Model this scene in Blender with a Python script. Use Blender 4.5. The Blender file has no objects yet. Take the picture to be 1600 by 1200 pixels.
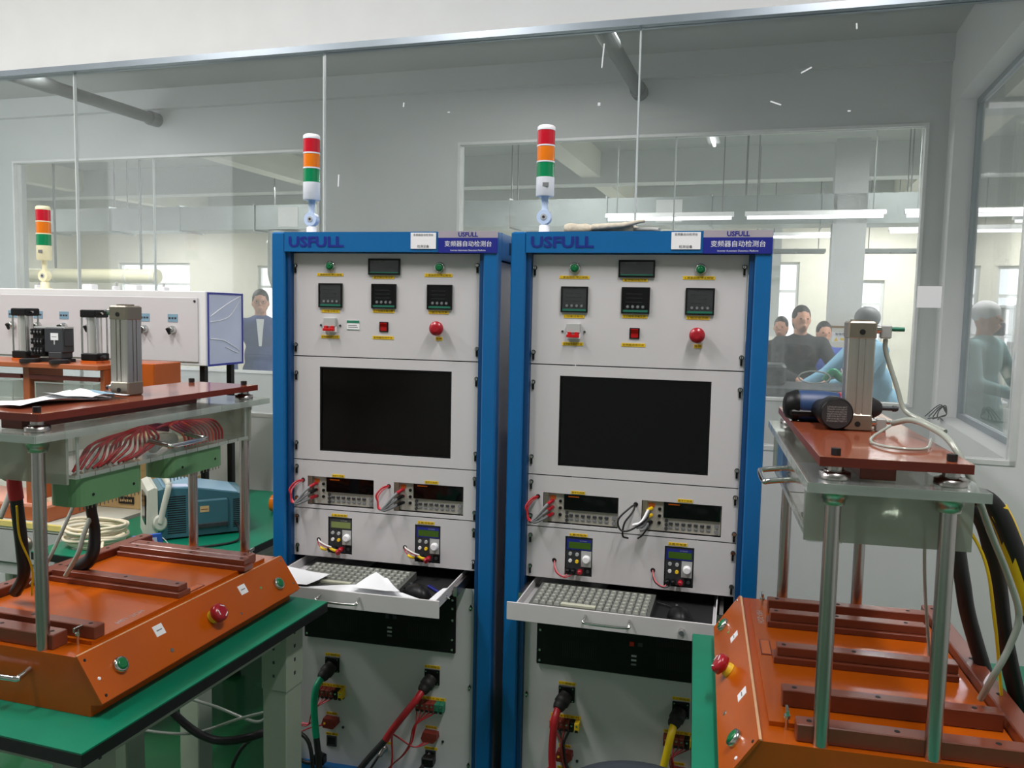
import bpy, bmesh, math, random
from mathutils import Vector, Matrix
S = bpy.context.scene
COL = S.collection
random.seed(7)
PI = math.pi

# ------------------------------------------------------------------ camera
F_PX = 1307.9; YAW = -.2608; PITCH = .0866; ROLL = .0205
cam_d = bpy.data.cameras.new('camera'); cam = bpy.data.objects.new('camera', cam_d); COL.objects.link(cam)
fw = Vector((math.sin(YAW)*math.cos(PITCH), math.cos(YAW)*math.cos(PITCH), -math.sin(PITCH)))
rt = Vector((math.cos(YAW), -math.sin(YAW), 0)); up = rt.cross(fw)
rt, up = math.cos(ROLL)*rt + math.sin(ROLL)*up, -math.sin(ROLL)*rt + math.cos(ROLL)*up
M = Matrix((rt, up, -fw)).transposed().to_4x4(); M.translation = Vector((.5478, -2.2515, 1.5996))
cam.matrix_world = M
cam_d.sensor_width = 36; cam_d.lens = F_PX/1600*36; cam_d.clip_start = .02; cam_d.clip_end = 200
S.camera = cam
# ------------------------------------------------------------------ world, lights, exposure
w = bpy.data.worlds.new('world'); S.world = w; w.use_nodes = True
w.node_tree.nodes['Background'].inputs[0].default_value = (.93, .97, 1, 1)
w.node_tree.nodes['Background'].inputs[1].default_value = 3.2
S.view_settings.view_transform = 'Standard'; S.view_settings.look = 'None'
S.view_settings.gamma = 1; S.view_settings.use_curve_mapping = False
S.view_settings.exposure = 0.0
S.cycles.transparent_max_bounces = 32
S.cycles.max_bounces = 8
S.cycles.sample_clamp_indirect = 6
def area(name, x, y, z, sx, sy, p, col=(1, .955, .955), rz=0, spread=PI):
    l = bpy.data.lights.new(name, 'AREA'); l.shape = 'RECTANGLE'; l.size = sx; l.size_y = sy; l.energy = p; l.color = col
    l.spread = spread
    o = bpy.data.objects.new(name, l); COL.objects.link(o); o.location = (x, y, z); o.rotation_euler = (0, 0, rz)
    return o
# tube rows under the ceiling of the test room
for k, (x, y, p) in enumerate([(-1.35, -1.15, 58), (.95, -1.2, 54), (-3.1, -.9, 62)]):
    area('ceiling_light', x, y, 3.66, .14, 1.25, p)
# assembly hall lamps
for x in (-11, -6, -1.5, 2.5, 5.5):
    for y in (5.2, 8.6, 12):
        area('hall_light', x, y, 3.28, 1.6, .2, 92, (1, .985, .98))
for x in (-3.6, -.6):  # added fill to lift the corridor walls; the corridor's own tubes are unlit
    area('corridor_fill', x, 2.0, 3.0, 1.2, .12, 15, (1, .98, .985))

# ------------------------------------------------------------------ materials
def lin(c):
    return tuple(((v/255)/12.92 if v/255 <= .04045 else ((v/255+.055)/1.055)**2.4) for v in c)
MAT = {}
def mat(name, rgb, rough=.5, metal=0, var=.06, scale=6, bump=0, bscale=40, coat=0, spec=.5, stretch=None, trans=0, emit=0):
    m = bpy.data.materials.new(name); m.use_nodes = True; MAT[name] = m
    nt = m.node_tree; N = nt.nodes; L = nt.links; b = N['Principled BSDF']
    c = lin(rgb); b.inputs['Roughness'].default_value = rough; b.inputs['Metallic'].default_value = metal
    b.inputs['Specular IOR Level'].default_value = spec
    if coat: b.inputs['Coat Weight'].default_value = coat; b.inputs['Coat Roughness'].default_value = .06
    if trans: b.inputs['Transmission Weight'].default_value = trans
    tc = N.new('ShaderNodeTexCoord'); mp = N.new('ShaderNodeMapping'); L.new(tc.outputs['Object'], mp.inputs[0])
    if stretch: mp.inputs['Scale'].default_value = stretch
    nz = N.new('ShaderNodeTexNoise'); nz.inputs['Scale'].default_value = scale; nz.inputs['Detail'].default_value = 3
    L.new(mp.outputs[0], nz.inputs['Vector'])
    cr = N.new('ShaderNodeValToRGB'); cr.color_ramp.elements[0].position = .3; cr.color_ramp.elements[1].position = .7
    cr.color_ramp.elements[0].color = tuple(v*(1-var) for v in c)+(1,); cr.color_ramp.elements[1].color = tuple(min(1, v*(1+var)) for v in c)+(1,)
    L.new(nz.outputs['Fac'], cr.inputs[0]); L.new(cr.outputs[0], b.inputs['Base Color'])
    if bump:
        n2 = N.new('ShaderNodeTexNoise'); n2.inputs['Scale'].default_value = bscale; L.new(mp.outputs[0], n2.inputs['Vector'])
        bp = N.new('ShaderNodeBump'); bp.inputs['Strength'].default_value = bump; bp.inputs['Distance'].default_value = .004
        L.new(n2.outputs['Fac'], bp.inputs['Height']); L.new(bp.outputs[0], b.inputs['Normal'])
    if emit:
        b.inputs['Emission Color'].default_value = c+(1,); b.inputs['Emission Strength'].default_value = emit
    m.diffuse_color = c+(1,)
    return m
def clear(name, rgb, haze=.08, gloss=1.0, ior=1.45, rough=.02, bump=0, bscale=30, solid=None):
    """see-through sheet: transparent + fresnel reflection + a little pale scatter (on the panes, a painted reflection veil)"""
    m = bpy.data.materials.new(name); m.use_nodes = True; MAT[name] = m
    nt = m.node_tree; N = nt.nodes; L = nt.links; N.remove(N['Principled BSDF']); out = N['Material Output']
    t = N.new('ShaderNodeBsdfTransparent'); t.inputs[0].default_value = lin(rgb)+(1,)
    g = N.new('ShaderNodeBsdfGlossy'); g.inputs['Roughness'].default_value = rough; g.inputs[0].default_value = (gloss,)*3+(1,)
    d = N.new('ShaderNodeBsdfDiffuse'); d.inputs[0].default_value = lin(solid or (225, 232, 228))+(1,)
    f = N.new('ShaderNodeFresnel'); ge = N.new('ShaderNodeNewGeometry'); mi_ = N.new('ShaderNodeMix'); mi_.data_type = 'FLOAT'
    mi_.inputs[2].default_value = ior; mi_.inputs[3].default_value = 1/ior
    L.new(ge.outputs['Backfacing'], mi_.inputs[0]); L.new(mi_.outputs[0], f.inputs[0])
    a = N.new('ShaderNodeMixShader'); a.inputs[0].default_value = haze
    nz = N.new('ShaderNodeTexNoise'); nz.inputs['Scale'].default_value = 2.2; nz.inputs['Detail'].default_value = 4
    tc = N.new('ShaderNodeTexCoord'); L.new(tc.outputs['Object'], nz.inputs['Vector'])
    mr = N.new('ShaderNodeMapRange'); mr.inputs[1].default_value = .3; mr.inputs[2].default_value = .75
    mr.inputs[3].default_value = haze*.75; mr.inputs[4].default_value = haze*1.25
    L.new(nz.outputs['Fac'], mr.inputs[0]); L.new(mr.outputs[0], a.inputs[0])
    tl = N.new('ShaderNodeBsdfTranslucent'); tl.inputs[0].default_value = lin(solid or (225, 232, 228))+(1,); ad = N.new('ShaderNodeMixShader'); ad.inputs[0].default_value = .45
    L.new(d.outputs[0], ad.inputs[1]); L.new(tl.outputs[0], ad.inputs[2])
    L.new(t.outputs[0], a.inputs[1]); L.new(ad.outputs[0], a.inputs[2])
    b = N.new('ShaderNodeMixShader'); L.new(f.outputs[0], b.inputs[0]); L.new(a.outputs[0], b.inputs[1]); L.new(g.outputs[0], b.inputs[2])
    if bump:
        n2 = N.new('ShaderNodeTexNoise'); n2.inputs['Scale'].default_value = bscale; L.new(tc.outputs['Object'], n2.inputs['Vector'])
        bp = N.new('ShaderNodeBump'); bp.inputs['Strength'].default_value = bump; bp.inputs['Distance'].default_value = .01
        L.new(n2.outputs['Fac'], bp.inputs['Height']); L.new(bp.outputs[0], g.inputs['Normal']); L.new(bp.outputs[0], f.inputs['Normal'])
    L.new(b.outputs[0], out.inputs['Surface'])
    m.diffuse_color = lin(rgb)+(.3,)
    return m
mat('wall_white', (226, 227, 226), .6, bump=.05, bscale=60, var=.02)
mat('wall_cream', (222, 220, 205), .6, var=.03)
mat('wall_grey', (196, 200, 198), .6, var=.03, scale=1.5)
mat('ceiling_grey', (176, 180, 176), .7, var=.04, scale=1.2)
mat('ceiling_white', (232, 232, 230), .7, var=.02)
mat('floor_green', (24, 98, 56), .22, var=.15, scale=3, coat=.3)
mat('floor_hall', (120, 128, 124), .35, var=.08)
mat('alu_trim', (150, 160, 168), .35, .6, var=.05)
mat('joint_seal', (198, 205, 204), .4)
mat('white_metal', (222, 224, 222), .4, .1)
mat('duct_zinc', (158, 166, 164), .4, .5, var=.12, scale=2)
mat('conduit_grey', (106, 112, 110), .5, .3, var=.1)
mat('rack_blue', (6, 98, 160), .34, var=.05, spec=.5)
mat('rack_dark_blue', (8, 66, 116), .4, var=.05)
mat('panel_grey', (203, 201, 202), .42, .0, var=.025, scale=2)
mat('side_grey', (206, 204, 214), .2, .6, var=.03)
mat('black_plastic', (16, 16, 17), .4, var=.1, spec=.25)
mat('black_matte', (14, 14, 15), .7, var=.1)
mat('black_rubber', (24, 22, 22), .6, var=.15)
mat('dark_grey', (52, 54, 58), .45)
mat('mid_grey', (120, 122, 124), .5)
mat('light_grey', (176, 178, 176), .45)
mat('key_grey', (134, 137, 130), .5, var=.08, scale=60)
mat('key_base', (84, 86, 82), .5)
mat('key_print', (190, 192, 172), .5)
mat('instrument_grey', (176, 172, 162), .45)
mat('screen_black', (7, 7, 8), .12, spec=.4, var=.3, scale=3)
mat('screen_matte', (12, 9, 9), .22, spec=.28, var=.3, scale=3)
mat('screen_film', (5, 5, 6), .06, spec=.32, bump=.5, bscale=9)
mat('meter_film', (44, 44, 48), .09, spec=1.0, bump=.8, bscale=45)
mat('lcd_green', (66, 98, 24), .25, var=.05)
mat('lcd_pale', (128, 142, 86), .25, var=.05)
mat('meter_green', (36, 110, 88), .4)
mat('chrome', (205, 205, 202), .16, 1)
mat('barrel_glass', (206, 206, 202), .18, .6)
mat('steel', (182, 176, 174), .27, 1, var=.05)
mat('brushed_alu', (208, 203, 196), .32, 1, var=.06, scale=8, stretch=(30, 30, .6))
mat('alu_end', (152, 144, 130), .36, .8)
mat('label_yellow', (238, 196, 20), .5, var=.05)
mat('label_white', (238, 238, 240), .5, var=.01)
mat('ink', (24, 22, 20), .6)
mat('ink_blue', (26, 32, 122), .5)
mat('letter_blue', (16, 38, 128), .45)
mat('plate_silver', (176, 168, 178), .4, .2)
mat('plate_navy', (28, 36, 134), .4)
mat('label_green', (34, 120, 92), .5)
mat('red_lens', (196, 18, 42), .2, spec=.6)
mat('orange_lens', (232, 122, 14), .2, spec=.6)
mat('green_lens', (0, 136, 84), .2, spec=.6)
mat('red_cap', (160, 16, 34), .28, spec=.6)
mat('red_switch', (190, 12, 16), .25)
mat('tower_white', (232, 236, 244), .3)
mat('tower_pale', (196, 214, 240), .3)
mat('tower_cream', (240, 234, 196), .4)
mat('button_green', (2, 108, 58), .28)
mat('orange_board', (180, 82, 8), .24, var=.09, scale=4, coat=.08, spec=.4)
mat('orange_dull', (170, 92, 52), .35, var=.08)
mat('orange_edge', (196, 96, 30), .35)
mat('brown_board', (120, 60, 42), .3, var=.1, scale=5, coat=.1)
mat('brown_plate', (148, 76, 50), .13, var=.06, coat=.4)
mat('brown_face', (112, 40, 28), .35, var=.1)
mat('edge_tan', (206, 160, 120), .5)
mat('mat_green', (0, 116, 86), .4, var=.08, scale=9)
mat('mat_edge', (16, 18, 18), .5)
mat('leg_green', (150, 160, 144), .45, var=.05)
mat('fr4_green', (96, 142, 98), .35, var=.08)
mat('cable_black', (26, 24, 26), .45, var=.2, scale=30)
mat('cable_red', (172, 28, 38), .4)
mat('cable_pink', (220, 96, 106), .4)
mat('cable_green', (0, 150, 108), .4, var=.15, scale=20)
mat('cable_yellow', (232, 196, 20), .4)
mat('cable_cream', (226, 216, 190), .5)
mat('cable_white', (222, 220, 216), .45)
mat('hose_clear', (158, 164, 154), .12, spec=.9)
mat('terminal_brown', (120, 42, 34), .5)
mat('terminal_orange', (214, 80, 50), .5)
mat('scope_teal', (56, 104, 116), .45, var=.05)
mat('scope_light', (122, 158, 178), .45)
mat('scope_cream', (196, 198, 184), .5)
mat('kraft', (204, 172, 120), .75, var=.05)
mat('kraft_dark', (150, 112, 66), .7)
mat('drill_blue', (34, 62, 104), .45)
mat('skin', (206, 152, 126), .55)
mat('hair', (28, 24, 24), .6)
mat('cloth_navy', (42, 66, 122), .8)
mat('cloth_black', (34, 34, 40), .8)
mat('cloth_sky', (134, 186, 214), .8)
mat('cloth_teal', (112, 148, 148), .8)
mat('cloth_blue', (62, 84, 170), .8)
mat('cloth_white', (232, 232, 232), .8)
mat('towel', (206, 196, 176), .9, var=.12, scale=60, bump=.5, bscale=90)
mat('paper', (236, 238, 240), .7, var=.02)
mat('board_violet', (196, 204, 228), .3)
mat('frame_blue', (32, 44, 150), .45)
mat('tape_yellow', (222, 206, 120), .5)
mat('plate_pink', (226, 158, 132), .3)
mat('sign_yellow', (244, 206, 40), .5)
mat('machine_dark', (52, 58, 66), .5, var=.15)
mat('pouch_blue', (52, 96, 190), .4)
mat('tube_lit', (250, 252, 255), .4, emit=3.0)
clear('glass', (249, 249, 249), .05, .9, 1.42, .01)  # pale scatter paints in the hazy veil of reflections on the glass
clear('glass_far', (249, 250, 250), .055, .8, 1.42, .03)
clear('acrylic', (240, 243, 240), .14, 1, 1.45, .06)
clear('acrylic_clear', (248, 248, 246), .025, 1, 1.3, .03)
clear('acrylic_edge', (214, 222, 216), .5, 1, 1.5, .15)
clear('frosted', (206, 212, 204), .5, .8, 1.4, .22, solid=(216, 220, 210))
clear('poly_film', (214, 220, 222), .35, 1, 1.5, .12, bump=.9, bscale=14)

# ------------------------------------------------------------------ mesh builder
TXT = {}
def text_mesh(s):
    if s in TXT: return TXT[s]
    c = bpy.data.curves.new('t', 'FONT'); c.body = s; c.size = 1; c.align_x = 'CENTER'; c.align_y = 'CENTER'; c.resolution_u = 2; c.offset = .032 if s == 'USFULL' else 0
    o = bpy.data.objects.new('t', c); COL.objects.link(o)
    bpy.context.view_layer.update()
    dg = bpy.context.evaluated_depsgraph_get(); me = o.evaluated_get(dg).to_mesh()
    vs = [tuple(v.co) for v in me.vertices]; fs = [tuple(p.vertices) for p in me.polygons]
    o.evaluated_get(dg).to_mesh_clear()
    bpy.data.objects.remove(o); bpy.data.curves.remove(c)
    if vs:
        x0 = min(v[0] for v in vs); x1 = max(v[0] for v in vs); y0 = min(v[1] for v in vs); y1 = max(v[1] for v in vs)
        vs = [(v[0]-(x0+x1)/2, v[1]-(y0+y1)/2) for v in vs]; TXT[s] = (vs, fs, x1-x0, y1-y0)
    else: TXT[s] = ([], [], 1, 1)
    return TXT[s]
def smoothpath(pts, n=6):
    P = [Vector(p) for p in pts]
    if len(P) < 3: return P
    out = []
    Q = [2*P[0]-P[1]] + P + [2*P[-1]-P[-2]]
    for i in range(1, len(Q)-2):
        a, b, c, d = Q[i-1:i+3]
        for k in range(n):
            t = k/n
            out.append(.5*((2*b)+(c-a)*t+(2*a-5*b+4*c-d)*t*t+(3*b-a-3*c+d)*t**3))
    out.append(P[-1]); return out
def frame(d):
    d = d.normalized(); h = Vector((0, 0, 1)) if abs(d.z) < .9 else Vector((1, 0, 0))
    a = d.cross(h).normalized(); return a, a.cross(d)
class MB:
    def __init__(s): s.v = []; s.f = []; s.mi = []; s.sm = []; s.m = []
    def _m(s, m):
        if m not in s.m: s.m.append(m)
        return s.m.index(m)
    def add(s, vs, fs, m, sm=False):
        o = len(s.v); s.v += [tuple(v) for v in vs]; k = s._m(m)
        for f in fs: s.f.append(tuple(i+o for i in f)); s.mi.append(k); s.sm.append(sm)
        return s
    def box(s, x0, x1, y0, y1, z0, z1, m, c=0):
        x0, x1 = sorted((x0, x1)); y0, y1 = sorted((y0, y1)); z0, z1 = sorted((z0, z1))
        if not c:
            return s.add([(x, y, z) for z in (z0, z1) for y in (y0, y1) for x in (x0, x1)],
                  [(0, 2, 3, 1), (4, 5, 7, 6), (0, 1, 5, 4), (2, 6, 7, 3), (0, 4, 6, 2), (1, 3, 7, 5)], m)
        vs = []; 
        for Z, e in ((z0, c), (z0+c, 0), (z1-c, 0), (z1, c)):
            X0, X1, Y0, Y1 = x0+e, x1-e, y0+e, y1-e
            vs += [(X0+c, Y0, Z), (X1-c, Y0, Z), (X1, Y0+c, Z), (X1, Y1-c, Z), (X1-c, Y1, Z), (X0+c, Y1, Z), (X0, Y1-c, Z), (X0, Y0+c, Z)]
        fs = [tuple(range(7, -1, -1)), tuple(range(24, 32))]
        for l in range(3):
            for i in range(8): j = (i+1) % 8; fs.append((l*8+i, l*8+j, l*8+8+j, l*8+8+i))
        return s.add(vs, fs, m)
    def obox(s, c, ax, ay, az, hx, hy, hz, m):
        c = Vector(c); ax = Vector(ax).normalized(); ay = Vector(ay).normalized(); az = Vector(az).normalized()
        return s.add([c+ax*hx*i+ay*hy*j+az*hz*k for k in (-1, 1) for j in (-1, 1) for i in (-1, 1)],
              [(0, 2, 3, 1), (4, 5, 7, 6), (0, 1, 5, 4), (2, 6, 7, 3), (0, 4, 6, 2), (1, 3, 7, 5)], m)
    def rings(s, p0, d, prof, n, m, caps=True, ph=0):
        p0 = Vector(p0); d = Vector(d).normalized(); a, b = frame(d); vs = []; fs = []
        for t, r in prof:
            for i in range(n):
                an = 2*PI*i/n+ph; vs.append(p0+d*t+a*(r*math.cos(an))+b*(r*math.sin(an)))
        for l in range(len(prof)-1):
            for i in range(n):
                j = (i+1) % n; fs.append((l*n+j, l*n+i, l*n+n+i, l*n+n+j))
        s.add(vs, fs, m, n > 6)
        if caps:
            s.add(vs[:n], [tuple(range(n))], m); s.add(vs[-n:], [tuple(range(n-1, -1, -1))], m)
        return s
    def cyl(s, p0, p1, r, m, n=16, r1=None, caps=True):
        p0 = Vector(p0); d = Vector(p1)-p0
        return s.rings(p0, d, [(0, r), (d.length, r if r1 is None else r1)], n, m, caps)
    def tube(s, pts, r, m, n=8, k=6, caps=True):
        P = smoothpath(pts, k); vs = []; fs = []
        t = (P[1]-P[0]).normalized(); a, b = frame(t)
        R = r if callable(r) else (lambda q: r)
        for i, p in enumerate(P):
            t2 = (P[min(i+1, len(P)-1)]-P[max(i-1, 0)])
            if t2.length < 1e-9: t2 = t
            t2 = t2.normalized(); q = t.rotation_difference(t2); a = q@a; b = q@b; t = t2; rr = R(i/(len(P)-1))
            for j in range(n):
                an = 2*PI*j/n; vs.append(p+a*(rr*math.cos(an))+b*(rr*math.sin(an)))
        for l in range(len(P)-1):
            for i in range(n):
                j = (i+1) % n; fs.append((l*n+i, l*n+j, l*n+n+j, l*n+n+i))
        s.add(vs, fs, m, True)
        if caps: s.add(vs[:n], [tuple(range(n-1, -1, -1))], m); s.add(vs[-n:], [tuple(range(n))], m)
        return s
    def prism(s, poly, ax, a0, a1, m):
        """poly of 2-D points in the two other axes, extruded along ax"""
        def P(u, v, w): return {'x': (w, u, v), 'y': (u, w, v), 'z': (u, v, w)}[ax]
        n = len(poly); vs = [P(u, v, a0) for u, v in poly]+[P(u, v, a1) for u, v in poly]
        fs = [tuple(range(n)), tuple(range(2*n-1, n-1, -1))]+[(i, i+n, (i+1) % n+n, (i+1) % n) for i in range(n)]
        s.add(vs, fs, m); s._fix = True; return s
    def text(s, t, w, h, o, m, rt=(1, 0, 0), up=(0, 0, 1), fit='w'):
        vs, fs, tw, th = text_mesh(t)
        if not vs: return s
        sx = w/tw; sy = h/th if fit == 'both' else sx
        if fit == 'h': sx = sy = h/th
        rt = Vector(rt); up = Vector(up); o = Vector(o)
        return s.add([o+rt*(v[0]*sx)+up*(v[1]*sy) for v in vs], fs, m)
    def plate(s, x0, x1, z0, z1, y0, y1, holes, m):
        """flat panel in XZ with rectangular openings"""
        xs = sorted({x0, x1} | {h[0] for h in holes} | {h[1] for h in holes}); zs = sorted({z0, z1} | {h[2] for h in holes} | {h[3] for h in holes})
        def hole(i, j):
            if i < 0 or j < 0 or i >= len(xs)-1 or j >= len(zs)-1: return True
            cx = (xs[i]+xs[i+1])/2; cz = (zs[j]+zs[j+1])/2
            return any(h[0] < cx < h[1] and h[2] < cz < h[3] for h in holes)
        for i in range(len(xs)-1):
            for j in range(len(zs)-1):
                if hole(i, j): continue
                a, b, c, d = xs[i], xs[i+1], zs[j], zs[j+1]
                s.add([(a, y0, c), (b, y0, c), (b, y0, d), (a, y0, d), (a, y1, c), (b, y1, c), (b, y1, d), (a, y1, d)],
                      [(0, 1, 2, 3), (7, 6, 5, 4)]+([(0, 3, 7, 4)] if hole(i-1, j) else [])+([(1, 5, 6, 2)] if hole(i+1, j) else [])
                      + ([(0, 4, 5, 1)] if hole(i, j-1) else [])+([(3, 2, 6, 7)] if hole(i, j+1) else []), m)
        return s
    def mesh(s, name):
        me = bpy.data.meshes.new(name); me.from_pydata([tuple(v) for v in s.v], [], s.f); me.update()
        for m in s.m: me.materials.append(MAT[m])
        me.polygons.foreach_set('material_index', s.mi); me.polygons.foreach_set('use_smooth', s.sm)
        if getattr(s, '_fix', False):
            bm = bmesh.new(); bm.from_mesh(me); bmesh.ops.recalc_face_normals(bm, faces=bm.faces); bm.to_mesh(me); bm.free()
        return me
    def build(s, name, parent=None, loc=(0, 0, 0), rot=(0, 0, 0), bevel=0):
        return inst(name, s.mesh(name), parent, loc, rot, bevel)
def inst(name, me, parent=None, loc=(0, 0, 0), rot=(0, 0, 0), bevel=0):
    o = bpy.data.objects.new(name, me); COL.objects.link(o); o.parent = parent; o.location = loc; o.rotation_euler = rot
    if bevel:
        b = o.modifiers.new('bevel', 'BEVEL'); b.width = bevel; b.segments = 2; b.limit_method = 'ANGLE'; b.angle_limit = .6
    return o
def tag(o, label=None, cat=None, group=None, kind=None):
    if label: o['label'] = label
    if cat: o['category'] = cat
    if group: o['group'] = group
    if kind: o['kind'] = kind
    return o
def thing(name, loc, label, cat, group=None, rz=0):
    o = bpy.data.objects.new(name, None); COL.objects.link(o); o.location = loc; o.rotation_euler = (0, 0, rz); o.empty_display_size = .05
    return tag(o, label, cat, group)
def copy_tree(o, parent=None):
    c = o.copy(); COL.objects.link(c); c.parent = parent
    for ch in o.children: copy_tree(ch, c)
    return c

# ------------------------------------------------------------------ building shell (building axes: turned by BA)
BA = -.038
def struct(name, mb, bevel=0): return tag(mb.build(name, None, (0, 0, 0), (0, 0, BA), bevel), kind='structure')
NY = 1.0          # front face of the glazed partition
struct('floor', MB().box(-6, 3.2, -5.2, NY+.1, -.1, 0, 'floor_green').box(-6, 3.2, NY+.1, 3.0, -.1, 0, 'floor_hall').box(-14.5, 7, 3.0, 14.6, -.1, 0, 'floor_hall').box(3.2, 7, -5.2, 3.0, -.1, 0, 'floor_hall'))
struct('ceiling_test_room', MB().box(-4.4, 3.2, -5.2, NY+.1, 3.75, 3.85, 'ceiling_white'))
struct('ceiling_corridor', MB().box(-6, 1.51, NY+.1, 3.0, 3.14, 3.24, 'ceiling_grey'))
struct('wall_left', MB().box(-4.5, -4.4, -5.2, NY, 0, 3.75, 'wall_white'))
struct('wall_right', MB().box(3.2, 3.3, -5.2, NY, 0, 3.75, 'wall_white'))
struct('wall_rear', MB().box(-4.4, 3.2, -5.3, -5.2, 0, 3.75, 'wall_grey'))
# glazed partition behind the racks
PX0, PX1, PZ0, PZ1 = -3.90, 1.452, 1.105, 2.70
struct('wall_partition', MB().plate(-4.4, 3.2, 0, 3.75, NY, NY+.1, [(PX0, PX1, PZ0, PZ1)], 'wall_white'))
wd = tag(MB().box(PX0, PX1, NY-.012, NY+.05, PZ1-.026, PZ1, 'alu_trim').box(PX0, PX1, NY-.004, NY+.05, PZ0, PZ0+.016, 'white_metal')
         .box(PX1-.018, PX1, NY-.004, NY+.05, PZ0, PZ1-.026, 'white_metal').box(PX0, PX0+.018, NY-.004, NY+.05, PZ0, PZ1-.026, 'white_metal')
         .build('window_1', None, (0, 0, 0), (0, 0, BA)), kind='structure')
J = [PX0+.018, -2.555, -1.232, .112, PX1-.018]
for k in range(4):
    MB().box(J[k]+.001, J[k+1]-.001, NY+.02, NY+.03, PZ0+.016, PZ1-.026, 'glass').build('pane', wd)
for k in (1, 2, 3):
    MB().box(J[k]-.003, J[k]+.003, NY+.017, NY+.033, PZ0+.016, PZ1-.026, 'joint_seal').build('joint_strip', wd)
# small scraps of tape and film left on the glass
for k, (x, z, a, l) in enumerate([(-.86, 2.44, .1, .018), (-.66, 2.4, 0, .004), (-.03, 2.58, .08, .09), (-.04, 2.4, 0, .012), (-1.16, 2.14, .05, .05), (.87, 2.62, -.1, .02), (.71, 2.48, 1.1, .04), (.61, 2.37, -1.2, .04), (.86, 2.33, 0, .005)]):
    MB().obox((x, NY+.018, z), (math.cos(a), 0, -math.sin(a)), (0, 1, 0), (math.sin(a), 0, math.cos(a)), .0025 if l > .015 else .005, .0012, l/2, 'label_white').build('tape_scrap', wd)
# corridor right wall with its window
RX = 1.51
RW = (1.2, 2.79, 1.075, 2.76)
r = MB(); r.plate(NY+.1, 3.0, 0, 3.14, -RX, -RX-.14, [RW], 'wall_white')
r.v = [(-y, x, z) for x, y, z in r.v]
for i, f in enumerate(r.f): r.f[i] = f
o = struct('wall_corridor_right', r)
wr = MB()
wr.box(RX+.10, RX+.13, RW[0], RW[0]+.03, RW[2], RW[3], 'alu_trim').box(RX+.10, RX+.13, RW[1]-.03, RW[1], RW[2], RW[3], 'alu_trim').box(RX+.10, RX+.13, RW[0]+.03, RW[1]-.03, RW[3]-.03, RW[3], 'alu_trim').box(RX+.10, RX+.13, RW[0]+.03, RW[1]-.03, RW[2], RW[2]+.03, 'alu_trim')
wr = struct('window_2', wr)
MB().box(RX+.112, RX+.12, RW[0]+.03, RW[1]-.03, RW[2]+.03, RW[3]-.03, 'glass_far').build('pane', wr)
# second wall between corridor and assembly hall, two windows
SY = 2.95
WA = (-5.06, -2.37, 1.12, 2.68); WB = (-1.36, 1.412, 1.105, 2.68)
struct('wall_corridor_back', MB().plate(-6, RX+.14, 0, 3.14, SY, SY+.12, [WA, WB], 'wall_grey'))
for nm, W_, cuts in (('window_3', WB, (.035,)), ('window_4', WA, (-3.76,))):
    f = MB(); t = .016
    f.box(W_[0], W_[1], SY-.01, SY+.06, W_[3]-t, W_[3], 'white_metal').box(W_[0], W_[1], SY-.01, SY+.06, W_[2], W_[2]+t, 'white_metal')
    f.box(W_[0], W_[0]+t, SY-.01, SY+.06, W_[2]+t, W_[3]-t, 'white_metal').box(W_[1]-t, W_[1], SY-.01, SY+.06, W_[2]+t, W_[3]-t, 'white_metal')
    f = struct(nm, f); xs = [W_[0]+t]+list(cuts)+[W_[1]-t]
    for k in range(len(xs)-1): MB().box(xs[k]+.003, xs[k+1]-.003, SY+.02, SY+.03, W_[2]+t, W_[3]-t, 'glass_far').build('pane', f)
    for c in cuts: MB().box(c-.004, c+.004, SY+.016, SY+.034, W_[2]+t, W_[3]-t, 'joint_seal').build('joint_strip', f)
struct('trim_1', MB().box(-6, RX, SY-.05, SY, 3.0, 3.14, 'wall_grey'))
struct('wall_corridor_left', MB().box(-6.1, -6, NY, 3.0, 0, 3.14, 'wall_grey'))
# conduits with unlit tubes running across the corridor
for k, (x, lab) in enumerate([(-3.70, 'dark grey round conduit crossing the corridor ceiling at the left'), (-.19, 'dark grey round conduit crossing the corridor ceiling above the right rack')]):
    c = tag(MB().rings((x, NY+.12, 2.93), (0, 1, 0), [(0, .045), (.9, .045), (.9, .04), (SY-NY-.14, .04)], 14, 'conduit_grey').rings((x, SY-.09, 2.93), (0, 1, 0), [(0, .05), (.09, .05)], 14, 'conduit_grey')
            .build('conduit', None, (0, 0, 0), (0, 0, BA)), lab, 'pipe', 'corridor ceiling conduits')
    inst('hanger', MB().box(x-.01, x+.01, 1.9, 1.92, 2.97, 3.14, 'conduit_grey').mesh('hanger'), c)
# ---------------------------------------------------------------- hall shell
HZ = 3.75
struct('ceiling_hall', MB().box(-14.5, 7, 3.0, 14.6, HZ, HZ+.1, 'ceiling_grey').box(3.2, 7, -5.2, 3.0, HZ, HZ+.1, 'ceiling_grey').box(RX+.14, 3.2, NY+.1, 3.0, HZ, HZ+.1, 'ceiling_grey'))
struct('wall_hall_bulkhead', MB().box(-14.5, RX+.14, SY+.12, SY+.14, 3.14, HZ, 'wall_grey').box(-14.5, -6, SY, SY+.1, 0, HZ, 'wall_grey'))
for k, y in enumerate((5.6, 9.0, 12.2)):
    struct('trim_%d' % (k+2), MB().box(-14.5, 7, y, y+.3, HZ-.42, HZ, 'wall_grey'))
for k, x in enumerate((-10.5, -6.2, -1.9, 2.35)):
    struct('trim_%d' % (k+5), MB().box(x, x+.25, 3.1, 14.6, HZ-.34, HZ-.001, 'wall_cream'))
FAR = 13.2
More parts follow.
